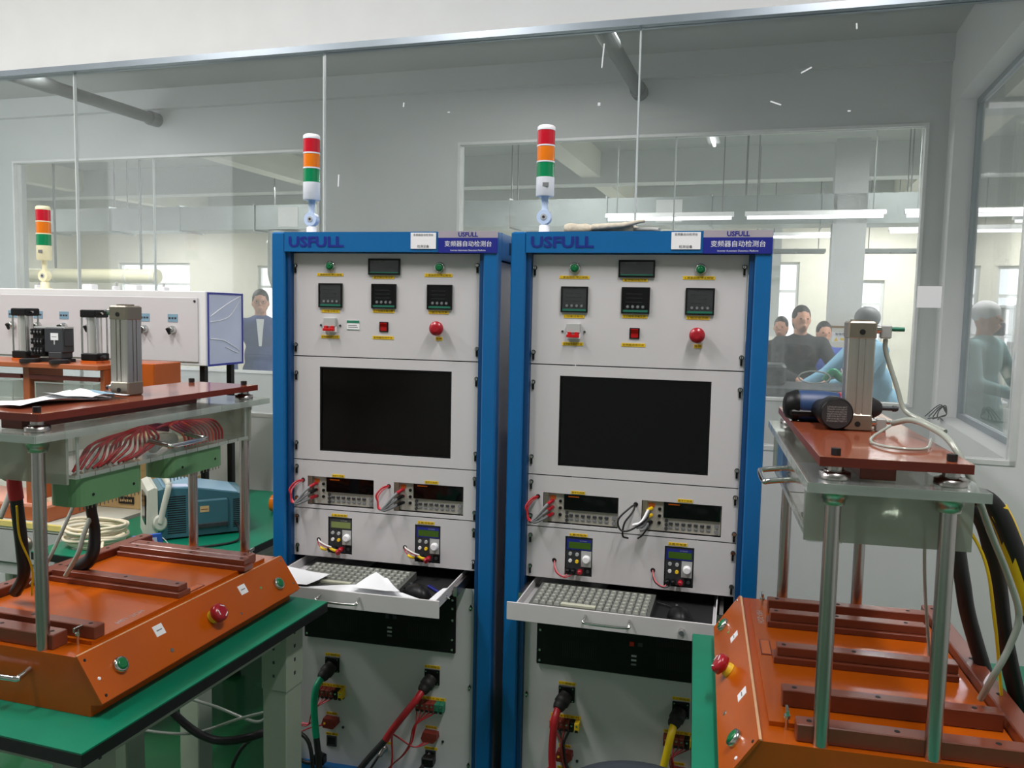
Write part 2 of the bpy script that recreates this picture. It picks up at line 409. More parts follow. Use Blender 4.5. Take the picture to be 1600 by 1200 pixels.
hw = [(-13.4, -11.5, 1.0, 2.5), (-9.8, -8.2, 1.0, 2.45), (-4.4, -3.0, 1.0, 2.5), (-1.2, -.3, 1.0, 2.5), (.35, 1.05, .9, 2.55), (1.85, 2.42, .9, 2.25), (3.3, 3.85, .9, 2.5), (4.1, 5.2, .9, 2.5), (5.5, 6.6, .9, 2.5)]
struct('wall_far', MB().plate(-14.5, 7, 0, HZ, FAR, FAR+.2, hw, 'wall_cream'))
for k, (a, b, c, d) in enumerate(hw):
    f = MB(); t = .05
    f.box(a, b, FAR+.06, FAR+.12, d-t, d, 'white_metal').box(a, b, FAR+.06, FAR+.12, c, c+t, 'white_metal').box(a, a+t, FAR+.06, FAR+.12, c+t, d-t, 'white_metal').box(b-t, b, FAR+.06, FAR+.12, c+t, d-t, 'white_metal')
    f.box(a+t, b-t, FAR+.06, FAR+.12, c+(d-c)*.68, c+(d-c)*.68+t, 'white_metal').box((a+b)/2-.02, (a+b)/2+.02, FAR+.06, FAR+.12, c+t, c+(d-c)*.68, 'white_metal')
    f = struct('window_%d' % (k+5), f)
    MB().box(a+t, b-t, FAR+.085, FAR+.095, c+t, d-t, 'glass_far').build('pane', f)
struct('wall_hall_left', MB().box(-14.6, -14.5, 3, 14.6, 0, HZ, 'wall_cream'))
struct('wall_hall_right', MB().plate(-14.6, 5.2, 0, HZ, 7, 7.1, [(-9.5, -6.5, 1.0, 2.6), (-5.5, -3.4, 1.0, 2.6)], 'wall_cream'))
rw = bpy.data.objects['wall_hall_right']
for v in rw.data.vertices: v.co = (v.co.y, -v.co.x, v.co.z)
struct('wall_hall_front', MB().box(3.3, 7, -5.3, -5.2, 0, HZ, 'wall_cream'))

# ------------------------------------------------------------------ test racks
PW, ZT = .57, 1.756
Z1, Z2, Z3, Z4 = 1.456, 1.147, 1.0, .855
latch_me = MB().cyl((0, -.0005, 0), (0, -.002, 0), .0062, 'dark_grey', 12).cyl((0, -.002, 0), (0, -.0065, 0), .0042, 'chrome', 10).box(-.0028, .0028, -.0035, -.0005, -.021, -.006, 'black_plastic').box(-.0008, .0008, -.0072, -.0065, -.0035, .0035, 'black_plastic').mesh('latch')
lowlatch_me = MB().prism([(-.005, 0), (0, .010), (.005, 0), (0, -.010)], 'y', -.002, -.0002, 'black_plastic').cyl((0, -.002, 0), (0, -.005, 0), .0036, 'chrome', 10).mesh('latch')
def tag_strip(x0, x1, z0, z1, txt, name='label_strip', par=None, bg='label_yellow', y=0):
    m = MB().box(x0, x1, y-.0011, y-.0001, z0, z1, bg)
    m.text(txt, (x1-x0)*.9, (z1-z0)*.66, ((x0+x1)/2, y-.0014, (z0+z1)/2), 'ink', fit='both')
    return m.build(name, par)
def pilot(x, z, par):
    m = MB().rings((x, 0, z), (0, -1, 0), [(0, .0155), (.004, .0155), (.007, .0135), (.007, .0115)], 24, 'chrome').rings((x, -.0065, z), (0, -1, 0), [(0, .0112), (.004, .0108), (.0065, .006)], 20, 'button_green')
    return m.build('pilot_lamp', par)
def square_meter(x0, x1, z0, z1, par, film):
    m = MB().plate(x0, x1, z0, z1, -.006, 0, [(x0+.004, x1-.004, z0+.004, z1-.004)], 'black_plastic')
    m.box(x0+.004, x1-.004, -.004, 0, z0+.004, z1-.004, 'meter_film' if film else 'screen_black')
    m.box(x0+.004, x1-.004, -.0045, -.004, z0+.004, z0+.0095, 'meter_green')
    for k in range(4): m.rings((x0+.017+k*.0135, -.004, z0+.018), (0, -1, 0), [(0, .0052), (.0012, .0050)], 12, 'dark_grey').rings((x0+.017+k*.0135, -.0052, z0+.018), (0, -1, 0), [(0, .0036), (.0006, .0034)], 12, 'mid_grey')
    for k in range(3): m.box(x0+.012, x1-.02, -.0046, -.004, z1-.018-k*.011, z1-.0172-k*.011, 'dark_grey')
    return m.build('panel_meter', par)
def make_rack(loc, rz, idx):
    names = {1: 'tall blue test rack with plain matt monitor, nearest the white control cabinet', 2: 'tall blue test rack with film covered monitor, towel roll on its top, nearest the wall'}
    t = thing('test_rack', loc, names[idx], 'equipment rack', 'blue test racks', rz)
    # --- frame
    m = MB(); X0, X1, TOP, D = -.056, PW+.056, 1.815, .72
    for a, b, e in ((X0, -.014, -.014), (PW+.014, X1, PW+.014)):
        m.box(a, b, -.03, .012, .1, TOP-.0, 'rack_blue', .004)
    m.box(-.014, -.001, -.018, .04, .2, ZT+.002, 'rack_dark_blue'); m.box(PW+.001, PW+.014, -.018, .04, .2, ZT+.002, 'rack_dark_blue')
    m.box(-.014, PW+.014, -.03, .05, ZT+.003, TOP, 'rack_blue')
    m.box(-.014, PW+.014, -.03, .05, .1, .214, 'rack_blue')
    m.box(X0, X0+.045, D-.05, D, .1, TOP, 'rack_blue'); m.box(X1-.045, X1, D-.05, D, .1, TOP, 'rack_blue')
    m.box(X0+.002, X1-.002, .05, D-.05, .1, .16, 'rack_blue')
    m.box(X0, X1, .012, D, TOP-.075, TOP, 'rack_blue')
    m.build('rack_frame', t)
    # castors
    for cx in (X0+.07, X1-.07):
        for cy in (.05, D-.09):
            MB().box(cx-.02, cx+.02, cy-.02, cy+.02, .075, .1, 'steel').cyl((cx-.014, cy, .038), (cx+.014, cy, .038), .038, 'black_rubber', 18).build('castor', t)
    for sx in (X0+.004, X1-.012):
        s = MB().box(sx-.003, sx+.011, .013, D-.052, .17, TOP-.08, 'side_grey').build('side_panel', t)
    v = MB()
    for k in range(16): v.box(X1-.001, X1+.0008, .10+k*.012, .105+k*.012, TOP-.055, TOP-.02, 'black_matte')
    tag(v.build('vent_slots', t), kind='stuff')
    MB().box(X0+.05, X1-.05, D-.012, D-.004, .17, TOP-.08, 'side_grey').build('rear_panel', t)
    # --- top control panel
    cp = MB().plate(0, PW, Z1+.0015, ZT, -.0, .003, [], 'panel_grey').build('control_panel', t)
    pilot(.117, 1.719, cp); pilot(.450, 1.718, cp)
    mm = MB().plate(.236, .332, 1.696, 1.742, -.006, 0, [(.240, .328, 1.701, 1.737)], 'black_plastic').box(.240, .328, -.004, 0, 1.701, 1.737, 'meter_film')
    mm.box(.240, .328, -.0045, -.004, 1.701, 1.704, 'meter_green').text('AC VOLTMETER', .03, .003, (.268, -.0046, 1.733), 'mid_grey')
    mm.build('panel_meter', cp)
    f1 = (1, 0, 0) if idx == 1 else (1, 0, 1)
    square_meter(.081, .155, 1.600, 1.670, cp, f1[0]); square_meter(.246, .321, 1.600, 1.670, cp, f1[1]); square_meter(.414, .488, 1.600, 1.670, cp, f1[2])
    # circuit breaker
    br = MB().box(.1, .137, -.012, 0, 1.545, 1.57, 'light_grey', .001).box(.1, .137, -.008, 0, 1.528, 1.546, 'label_white', .001)
    br.box(.101, .136, -.02, -.012, 1.532, 1.540, 'red_switch', .001).box(.104, .113, -.018, -.006, 1.534, 1.547, 'red_switch', .001).box(.124, .133, -.018, -.006, 1.534, 1.547, 'red_switch', .001)
    for sx in (.087, .148): br.cyl((sx, 0, 1.548), (sx, -.0025, 1.548), .003, 'dark_grey', 10)
    br.build('circuit_breaker', cp)
    rs = MB().box(.27, .297, -.003, 0, 1.533, 1.562, 'black_plastic', .0008).prism([(-.003, 1.536), (-.003, 1.559), (-.010, 1.558), (-.004, 1.547)], 'x', .274, .293, 'red_switch')
    rs.build('rocker_switch', cp)
    es = MB().rings((.448, 0, 1.547), (0, -1, 0), [(0, .014), (.012, .013), (.014, .0195), (.022, .0205), (.028, .018), (.03, .008)], 24, 'red_cap'); es.build('emergency_stop', cp)
    T = [(.075, .157, 1.691, 1.699, '1.通道启动/停止按钮'), (.248, .314, 1.685, 1.693, '直流输出电压表'), (.405, .487, 1.692, 1.701, '2.通道启动/停止按钮'),
         (.089, .146, 1.585, 1.594, '1.功率分析仪'), (.249, .315, 1.588, 1.597, '2.三相电流电压表'), (.418, .477, 1.588, 1.597, '3.输出电流表'),
         (.087, .145, 1.510, 1.519, '变频器电源总开关'), (.249, .313, 1.512, 1.521, '变频器选择开关'), (.440, .460, 1.513, 1.523, '急停')]
    for a, b, c, d, s_ in T: tag_strip(a, b, c, d, s_, par=cp)
    if idx == 1:
        MB().box(.169, .208, -.0012, 0, 1.537, 1.564, 'label_white').box(.169, .208, -.0016, -.0012, 1.556, 1.564, 'label_green').box(.173, .2, -.0016, -.0012, 1.549, 1.550, 'ink').box(.173, .203, -.0016, -.0012, 1.544, 1.545, 'ink').box(.169, .208, -.0016, -.0012, 1.537, 1.538, 'label_green').build('inspection_sticker', cp)
    # --- monitor panel
    dp = MB().plate(0, PW, Z2+.0015, Z1-.0015, 0, .003, [(.083, .489, 1.176, 1.426)], 'panel_grey').build('monitor_panel', t)
    sc = MB().plate(.081, .491, 1.174, 1.428, .002, .03, [(.087, .485, 1.180, 1.422)], 'black_plastic').box(.087, .485, .006, .03, 1.180, 1.422, 'screen_matte' if idx == 1 else 'screen_film')
    sc.build('monitor_screen', dp)
    # --- meter panel and supply panel
    D1 = (.044, .255, 1.012, 1.098); D2 = (.318, .529, 1.012, 1.097)
    mp = MB().plate(0, PW, Z3+.0015, Z2-.0015, 0, .003, [D1, D2], 'panel_grey').build('meter_panel', t)
    S1 = (.110, .187, .869, .979); S2 = (.384, .462, .866, .977)
    sp = MB().plate(0, PW, Z4, Z3-.0015, 0, .003, [S1, S2], 'panel_grey').build('supply_panel', t)
    tag_strip(.123, .162, 1.100, 1.108, '数字万用表', par=mp); tag_strip(.413, .453, 1.100, 1.108, '数字万用表', par=mp)
    tag_strip(.122, .172, .981, .989, '1.直流电源', par=sp); tag_strip(.393, .443, .980, .988, '2.直流电源', par=sp)
    for x, z, p in ((.029, 1.085, mp), (.302, 1.084, mp), (.080, .907, sp), (.354, .906, sp)):
        MB().rings((x, 0, z), (0, -1, 0), [(0, .0065), (.0015, .006), (.0015, .0035), (-.001, .003)], 14, 'black_rubber').build('grommet', p)
    # --- lower panel with computer opening, drawer gap above
    lp = MB().plate(0, PW, .214, .800, 0, .003, [(.05, .50, .61, .80)], 'panel_grey').build('lower_panel', t)
    for x, z, p in ((.006, 1.72, cp), (.560, 1.725, cp), (.007, 1.489, cp), (.562, 1.492, cp), (.008, 1.406, dp), (.562, 1.408, dp), (.008, 1.197, dp), (.563, 1.195, dp),
                    (.009, 1.126, mp), (.562, 1.123, mp), (.009, 1.03, mp), (.563, 1.025, mp), (.010, .974, sp), (.562, .974, sp), (.011, .885, sp), (.562, .882, sp)):
        inst('panel_latch', latch_me, p, (x, 0, z))
    for x, z in ((.009, .508), (.557, .507), (.557, .745), (.557, .27)): inst('panel_latch', lowlatch_me, lp, (x, 0, z))
    # --- connectors on the lower panel
    for x, q in ((.126, 1), (.443, 2)):
        tag_strip(x-.024, x+.024, .551, .560, '%d.三相输出' % q, par=lp)
        k = MB().box(x-.023, x+.023, -.006, 0, .503, .548, 'black_plastic', .001)
        for i in (-1, 1):
            for j in (-1, 1): k.cyl((x+i*.018, -.006, .5255+j*.018), (x+i*.018, -.008, .5255+j*.018), .002, 'steel', 8)
        dv = Vector((-.35, -.75, -.55)).normalized()
        k.rings((x, -.004, .524), dv, [(0, .018), (.012, .019), (.014, .021), (.03, .021), (.032, .018), (.04, .018), (.045, .0165), (.05, .014)], 20, 'black_rubber')
        k.build('round_connector', lp)
        # terminal strips
        tz = .455
        tag_strip(x-.044, x+.042, tz, tz+.009, '输入 R S T  N  PE', par=lp)
        n = 6; tb = MB()
        cols = ['terminal_orange' if (idx == 2 and q == 1 and i == 0) else 'terminal_brown' if i < 4 else ('label_green' if q == 2 and idx == 1 else ('black_plastic' if i == 4 else 'label_yellow')) for i in range(n)]
        for i in range(n):
            a = x-.043+i*.0142
            tb.box(a, a+.0134, -.026, 0, tz-.026, tz-.001, cols[i], .001).cyl((a+.0067, -.026, tz-.009), (a+.0067, -.0275, tz-.009), .003, 'steel', 8).box(a+.002, a+.011, -.0265, -.012, tz-.0275, tz-.02, 'black_matte')
        tb.build('terminal_block', lp)
        tag_strip(x-.02, x+.016, .367, .375, '制动电阻', par=lp)
        tc = MB().prism([(x-.026, .345), (x-.02, .364), (x+.022, .362), (x+.024, .346), (x+.012, .333), (x-.02, .334)], 'y', -.024, 0, 'terminal_brown')
        for i in range(3): tc.cyl((x-.015+i*.013, -.024, .349), (x-.015+i*.013, -.0255, .349), .0035, 'brown_face' if i else ('sign_yellow' if q == 1 else 'brown_face'), 8)
        tc.build('terminal_block', lp)
        for zz in (.424, .332): MB().cyl((x+.035, 0, zz), (x+.035, -.003, zz), .004, 'dark_grey', 10).build('panel_screw', lp)
        tag_strip(x-.022, x+.018, .302, .310, '编码器口', par=lp)
        MB().plate(x-.018, x+.014, .268, .300, -.004, 0, [(x-.014, x+.010, .272, .296)], 'dark_grey').box(x-.014, x+.010, -.0015, 0, .272, .296, 'black_matte').build('data_socket', lp)
    tag_strip(.288, .318, .300, .307, '485接口', par=lp)
    MB().rings((.296, 0, .288), (-.15, -.8, -.35), [(0, .011), (.01, .011), (.012, .008), (.03, .0075), (.034, .004)], 14, 'steel').build('round_connector', lp)
    # --- name plate, sticker and painted letters on the top beam
    np_ = MB().box(.455, .625, -.034, -.031, 1.798, 1.816, 'plate_silver').box(.455, .625, -.034, -.031, 1.757, 1.798, 'plate_navy')
    np_.text('USFULL', .056, .01, (.541, -.0345, 1.807), 'plate_navy', fit='w').text('变频器自动检测台', .134, .016, (.541, -.0345, 1.782), 'label_white').text('Inverter Automatic Detection Platform', .10, .004, (.541, -.0345, 1.764), 'label_white')
    np_.build('name_plate', t)
    st = MB().box(.374, .448, -.0325, -.0305, 1.768, 1.812, 'label_white').text('变频器自动检测台', .058, .005, (.411, -.033, 1.806), 'ink')
    st.text('检测设备', .034, .004, (.411, -.033, 1.7745), 'ink').build('white_sticker', t)
    lt = MB(); lt.text('USFULL', .172, .031, (.086, -.0306, 1.787), 'letter_blue' if idx == 2 else 'plate_navy', fit='both')
    lt.v = [(x, y-.0006, z) for x, y, z in lt.v]; lt.build('painted_letters', t)
    # --- keyboard drawer
    dr = MB(); yf = -.195 if idx == 2 else -.240; zt = .846; w0, w1 = .020, .548
    dr.box(-.002 if idx == 2 else .006, .545 if idx == 2 else .540, yf-.004, yf, zt-.048, zt, 'panel_grey', .001)
    dr.box(w0, w1-.02, yf, .22, zt-.032, zt-.029, 'panel_grey').box(w0, w0+.003, yf, .22, zt-.029, zt-.004, 'panel_grey').box(w1-.023, w1-.02, yf, .22, zt-.029, zt-.004, 'panel_grey')
    d = dr.build('keyboard_drawer', t)
    for ra in (.004, w1-.014): MB().box(ra, ra+.010, -.10, .25, zt-.036, zt-.008, 'steel').build('slide_rail', d)
    hx = .262
    MB().tube([(hx-.056, yf-.004, zt-.014), (hx-.056, yf-.022, zt-.018), (hx-.05, yf-.030, zt-.024), (hx+.05, yf-.030, zt-.024), (hx+.056, yf-.022, zt-.018), (hx+.056, yf-.004, zt-.014)], .0036, 'chrome', 8, 4).build('drawer_handle', d)
    if idx == 2: MB().rings((.447, yf-.004, zt-.026), (0, -1, 0), [(0, .009), (.004, .0085), (.008, .006), (.012, .0055)], 16, 'chrome').build('drawer_lock', d)
    MB().box(.22, w1-.03, -.16, .18, zt-.0288, zt-.0278, 'black_matte').build('black_mat', d)
    return t
R1L = (-.7165, -.0252, 0); R1A = .0302
rack1 = make_rack(R1L, R1A, 1); rack2 = make_rack((0, 0, 0), 0, 2)
def RP(i, x, y, z):
    if i == 2: return Vector((x, y, z))
    return Vector((R1L[0]+x*math.cos(R1A)-y*math.sin(R1A), R1L[1]+x*math.sin(R1A)+y*math.cos(R1A), z))
RZ = {1: R1A, 2: 0}
# ------------------------------------------------------------------ bench multimeters
def make_dmm(i, x, z, label):
    t = thing('bench_multimeter', RP(i, x, 0, z), label, 'multimeter', 'bench multimeters in the racks', RZ[i])
    W, H = .209, .084
    MB().box(.001, W, .008, .24, .001, H, 'instrument_grey', .001).build('case', t)
    MB().box(.001, .014, .001, .008, .001, H, 'alu_end').build('bumper', t)
    MB().box(.058, W-.002, .003, .008, .040, H-.001, 'screen_film').box(.07, .1, .0025, .003, H-.008, H-.005, 'orange_board').build('display', t)
    kb = MB()
    for k in range(7):
        kb.box(.073+k*.0165, .0835+k*.0165, .004, .008, .021, .028, 'dark_grey', .0008).box(.073+k*.0165, .0835+k*.0165, .0055, .008, .010, .0165, 'mid_grey', .0008)
    for k in range(3): kb.rings((.066, .008, .009+k*.011), (0, -1, 0), [(0, .0048), (.004, .0042)], 12, 'dark_grey')
    for k in range(2): kb.rings((.198, .008, .011+k*.015), (0, -1, 0), [(0, .006), (.004, .0055)], 14, 'mid_grey')
    tag(kb.build('button_block', t), kind='stuff')
    for k in range(3):
        MB().rings((.047, .008, .024+k*.019), (0, -1, 0), [(0, .0046), (.003, .0044), (.003, .002)], 12, 'black_plastic').build('input_jack', t)
        MB().rings((.026, .008, .024+k*.019), (0, -1, 0), [(0, .0046), (.003, .0044), (.003, .002)], 12, 'red_cap' if k else 'black_plastic').build('input_jack', t)
    MB().box(.017, .034, .0072, .008, .066, .077, 'orange_edge').build('mark_patch', t)
    return t
dmm = [make_dmm(1, .045, 1.013, 'bench multimeter at the left of the rack that stands nearest the cabinet, red leads'),
       make_dmm(1, .319, 1.013, 'bench multimeter at the right of the left blue rack, red and grey leads'),
       make_dmm(2, .045, 1.013, 'bench multimeter at the left of the right blue rack, red bundled lead beside it'),
       make_dmm(2, .319, 1.013, 'bench multimeter at the right of the right blue rack, black looped lead beside it')]
def lead(i, pts, lab, wires, cat='cable', grp='multimeter test leads'):
    """each wire: (offset points, colour, radius); plugs at the end"""
    t = thing('test_lead', RP(i, *pts), lab, cat, grp, RZ[i])
    for nm, path, r, m in wires: MB().tube([(a-pts[0], b-pts[1], c-pts[2]) for a, b, c in path], r, m, 8, 6).build(nm, t)
    return t
for i, dx, col, lab in ((1, 0, 'cable_red', 'red test lead bundle arching left of the first multimeter of the left rack'), (1, .274, 'cable_red', 'red test lead arching over the gap between the multimeters of the left rack'), (2, 0, 'cable_red', 'bright red test lead left of the first multimeter of the right rack')):
    h = (.029+dx, 0, 1.085); b = (.008+dx, -.035, 1.045); e = (.022+dx, -.04, 1.022)
    W_ = [('wire', [h, (.016+dx, -.022, 1.082), (.003+dx, -.034, 1.062), b, (.012+dx, -.04, 1.026), e], .0028, col),
          ('wire', [(h[0], 0, h[2]-.002), (.019+dx, -.02, 1.077), (.008+dx, -.032, 1.058), (.010+dx, -.036, 1.035), e], .0024, 'cable_pink' if i == 1 else col)]
    for k in range(3):
        pj = (.0705+dx, -.002, 1.037+k*.019) if False else (.070+dx, -.003, 1.038+k*.019)
        W_.append(('probe_sleeve', [e, (e[0]+.012, -.042, 1.022+k*.006), (.052+dx, -.034, 1.030+k*.014), (.062+dx, -.022, 1.036+k*.017)], .0042, 'mid_grey'))
        W_.append(('plug', [(.061+dx, -.023, 1.0355+k*.017), (.068+dx, -.010, 1.0375+k*.0185), (.071+dx, .003, 1.038+k*.019)], .0052, 'red_cap' if (k != 1 or i == 2) and not (dx and k == 0) else 'black_plastic'))
    lead(i, h, lab, W_)
h = (.302, 0, 1.084)
W_ = [('wire', [h, (.29, -.03, 1.08), (.262, -.045, 1.05), (.268, -.045, 1.022), (.292, -.045, 1.022), (.33, -.04, 1.05), (.344, -.02, 1.075)], .0026, 'cable_black'),
      ('wire', [h, (.296, -.025, 1.066), (.278, -.04, 1.04), (.274, -.04, 1.005), (.286, -.02, .994)], .0026, 'cable_black'),
      ('wire', [(.313, -.02, .996), (.325, -.03, 1.008), (.34, -.022, 1.03), (.345, .002, 1.037)], .0024, 'cable_black')]
for k, c in ((2, 'label_white'), (1, 'mid_grey'), (0, 'mid_grey')):
    W_.append(('probe_sleeve', [(.300+.01*(2-k), -.042, 1.036-.006*(2-k)), (.322+.004*(2-k), -.036, 1.045-.009*(2-k)), (.338, -.018, 1.038+k*.0185)], .004, c))
    W_.append(('plug', [(.337, -.019, 1.038+k*.0185), (.345, .003, 1.038+k*.019)], .0052, 'cable_yellow' if k else 'black_plastic'))
lead(2, h, 'black looped test lead hanging between the two multimeters of the right rack', W_)
# ------------------------------------------------------------------ small dc supplies
def make_psu(i, x, z, pale, label):
    t = thing('dc_power_supply', RP(i, x, 0, z), label, 'power supply', 'small power supplies in the racks', RZ[i])
    W, H = .075, .107
    MB().box(.001, W, .003, .2, .001, H, 'dark_grey', .001).build('case', t)
    MB().box(.004, W-.003, .001, .003, .072, .102, 'plate_navy' if not pale else 'dark_grey').box(.009, W-.004, .0002, .001, .076, .094, 'lcd_pale' if pale else 'lcd_green').text('DC POWER', .02, .003, (.05, .0006, .098), 'light_grey').build('lcd_display', t)
    MB().box(.045, W-.002, .0, .003, .026, .070, 'light_grey').build('dial_plate', t)
    MB().rings((.060, 0, .048), (0, -1, 0), [(0, .0115), (.010, .010), (.012, .008)], 20, 'label_white').build('dial_knob', t)
    for k, (a, b, m_) in enumerate(((.014, .060, 'light_grey'), (.033, .059, 'light_grey'), (.014, .040, 'label_white'), (.033, .039, 'sign_yellow'))):
        MB().rings((a, .003, b), (0, -1, 0), [(0, .005), (.005, .0046)], 14, m_).build('button', t)
    for a, m_ in ((.010, 'black_plastic'), (.025, 'black_plastic'), (.044, 'red_cap')):
        MB().rings((a, .003, .013), (0, -1, 0), [(0, .0058), (.006, .0058), (.007, .0075), (.018, .0072), (.021, .004)], 14, m_).build('binding_post', t)
    MB().box(.054, W-.002, .001, .003, .004, .022, 'black_plastic').rings((.064, .001, .013), (0, -1, 0), [(0, .005), (.002, .0045)], 12, 'dark_grey').build('output_socket', t)
    return t
make_psu(1, .111, .871, 1, 'small dc supply with pale green display, left of the two in the left rack')
make_psu(1, .385, .868, 0, 'small dc supply right of the two in the left rack, yellow sleeved leads')
make_psu(2, .111, .870, 0, 'small dc supply left of the two in the right rack')
make_psu(2, .385, .868, 0, 'small dc supply right of the two in the right rack')
for i, dx, lab in ((1, 0, 'short red and white supply lead with yellow sleeves, left in the left rack'), (1, .274, 'short red and white supply lead with yellow sleeves, right in the left rack')):
    h = (.080+dx, 0, .907); W_ = []
    W_.append(('wire', [h, (.092+dx, -.02, .905), (.110+dx, -.028, .898), (.130+dx, -.028, .892)], .0018, 'cable_pink'))
    W_.append(('wire', [h, (.095+dx, -.024, .908), (.118+dx, -.03, .9), (.135+dx, -.03, .896)], .0024, 'cable_white'))
    W_.append(('wire', [h, (.088+dx, -.02, .9), (.100+dx, -.028, .892)], .0016, 'cable_red'))
    W_.append(('sleeve', [(.130+dx, -.028, .893), (.140+dx, -.028, .887), (.152+dx, -.022, .883)], .0045, 'cable_yellow'))
    W_.append(('sleeve', [(.100+dx, -.028, .893), (.106+dx, -.03, .889), (.116+dx, -.022, .884)], .004, 'cable_yellow'))
    W_.append(('plug', [(.151+dx, -.023, .883), (.157+dx, -.03, .879)], .0075, 'red_cap'))
    lead(i, h, lab, W_, 'cable', 'supply leads')
for i, dx, lab in ((2, 0, 'thin pink lead curving into the left supply of the right rack'), (2, .273, 'thin red and black lead curving into the right supply of the right rack')):
    h = (.081+dx, 0, .906)
    lead(i, h, lab, [('wire', [h, (.085+dx, -.012, .892), (.095+dx, -.02, .878), (.112+dx, -.02, .870), (.121+dx, -.012, .876)], .0016, 'cable_pink'),
                     ('wire', [h, (.083+dx, -.010, .890), (.092+dx, -.018, .876), (.115+dx, -.02, .867), (.136+dx, -.012, .876)], .0014, 'cable_red' if not dx else 'cable_black')], 'cable', 'supply leads')
# ------------------------------------------------------------------ rack computers
def make_pc(i, label):
    t = thing('rack_computer', RP(i, .037, 0, .606), label, 'computer', 'black rack computers', RZ[i])
    W, H = .478, .172
    MB().box(.02, W-.02, -.006, .40, .006, H-.004, 'black_plastic').box(0, W, -.010, -.004, 0, H, 'black_plastic', .003).build('case', t)
    v = MB()
    for cx in (.075, .335):
        for k in range(16):
            for z in (.030, .095): v.box(cx+k*.0062, cx+.0028+k*.0062, -.0104, -.0098, z, z+.048, 'black_matte')
    tag(v.build('vent_slots', t), kind='stuff')
    MB().box(.262, .274, -.012, -.010, .085, .097, 'red_switch' if i == 2 else 'dark_grey').build('power_button', t); MB().box(.285, .297, -.012, -.010, .086, .096, 'dark_grey').build('reset_button', t)
    for k in range(3): MB().box(.268, .282, -.0115, -.010, .055-k*.012, .060-k*.012, 'light_grey' if k < 2 else 'mid_grey').build('usb_port', t)
    for a in (.010, W-.010):
        for z in (.012, .042, .1, .135, .16): MB().rings((a, -.010, z), (0, -1, 0), [(0, .0042), (.0025, .0036)], 10, 'steel').build('ear_screw', t)
    return t
make_pc(1, 'black rack computer below the drawer that holds the papers')
make_pc(2, 'black rack computer with red button, behind the green edge of the right bench')
# ------------------------------------------------------------------ keyboards, mice, papers in the drawers
key_me = MB().box(-.0082, .0082, -.0078, .0078, 0, .0055, 'key_grey').mesh('key')
kv = MB()
kv.add([(-.0082, -.0078, 0), (.0082, -.0078, 0), (.0082, .0078, 0), (-.0082, .0078, 0), (-.006, -.005, .006), (.006, -.005, .006), (.006, .0062, .006), (-.006, .0062, .006)],
       [(0, 1, 5, 4), (1, 2, 6, 5), (2, 3, 7, 6), (3, 0, 4, 7), (4, 5, 6, 7)], 'key_grey').box(-.0022, .0022, -.001, .003, .006, .0062, 'key_print')
key_me = kv.mesh('key')
def make_keyboard(i, x, y, rz, label):
    t = thing('keyboard', RP(i, x, y, .8188), label, 'keyboard', 'keyboards in the drawers', RZ[i]+rz)
    MB().prism([(0, 0), (0, .012), (.155, .022), (.155, 0)], 'x', 0, .318, 'key_base').build('base', t)
    for r_ in range(6):
        n = 16; yy = .016+r_*.0225
        for k in range(n):
            if r_ == 0 and 4 <= k <= 8: continue
            inst('key', key_me, t, (.0175+k*.0189, yy, .0125+yy*.0645), (.0645, 0, 0))
    inst('space_bar', MB().box(-.046, .046, -.0078, .0078, 0, .0055, 'key_print').mesh('space_bar'), t, (.0175+6*.0189, .016, .0135))
    return t
make_keyboard(1, .075, -.165, -.02, 'grey keyboard partly covered by white papers in the left rack drawer')
make_keyboard(2, .045, -.155, -.02, 'grey keyboard in the open drawer of the right rack')
def make_mouse(i, x, y, rz, label):
    t = thing('mouse', RP(i, x, y, .8196), label, 'mouse', 'black mice in the drawers', RZ[i]+rz)
    bm = bmesh.new(); bmesh.ops.create_uvsphere(bm, u_segments=20, v_segments=12, radius=1)
    for v in bm.verts:
        x_, y_, z_ = v.co; s_ = 1-.18*max(0, y_)
        v.co = (x_*.031*s_, y_*.054, max(z_, -.0)*.034*(1-.25*y_))
    me = bpy.data.meshes.new('shell'); bm.to_mesh(me); bm.free(); me.materials.append(MAT['black_plastic'])
    for p in me.polygons: p.use_smooth = True
    inst('shell', me, t)
    MB().cyl((-.003, .033, .020), (.003, .033, .020), .0085, 'dark_grey', 14).build('wheel', t)
    MB().tube([(0, .053, .006), (-.01, .09, .004), (-.05, .12, .004), (-.12, .13, .004), (-.16, .16, .006)], .0017, 'cable_black', 6).build('cord', t)
    return t
make_mouse(1, .445, -.150, .9, 'black mouse beside the blue pen in the left rack drawer')
make_mouse(2, .435, -.115, .3, 'black mouse on the mat in the right rack drawer')
def sheet(name, pts, z, label, grp='papers in the left drawer', i=1, curl=.006, m='paper', n=10, marks=0):
    """thin paper quad (4 corners) with slight curl"""
    P = [Vector((a, b, 0)) for a, b in pts]; vs = []; fs = []
    for a in range(n+1):
        for b in range(n+1):
            u, v = a/n, b/n; p = P[0]*(1-u)*(1-v)+P[1]*u*(1-v)+P[2]*u*v+P[3]*(1-u)*v
            vs.append((p.x, p.y, z+curl*(abs(math.sin(3.1*u+1))*.5+.5*math.sin(2.3*v+u*2)**2)))
    for a in range(n):
        for b in range(n): k = a*(n+1)+b; fs.append((k, k+n+1, k+n+2, k+1))
    N_ = len(vs); vs += [(x, y, z_-.0006) for x, y, z_ in vs]; fs += [tuple(q+N_ for q in reversed(f)) for f in fs[:n*n]]
    mb = MB().add(vs, fs, m, True)
    o = mb.build(name, None, RP(i, 0, 0, 0) if i else (0, 0, 0), (0, 0, RZ.get(i, 0)))
    return tag(o, label, 'paper', grp)
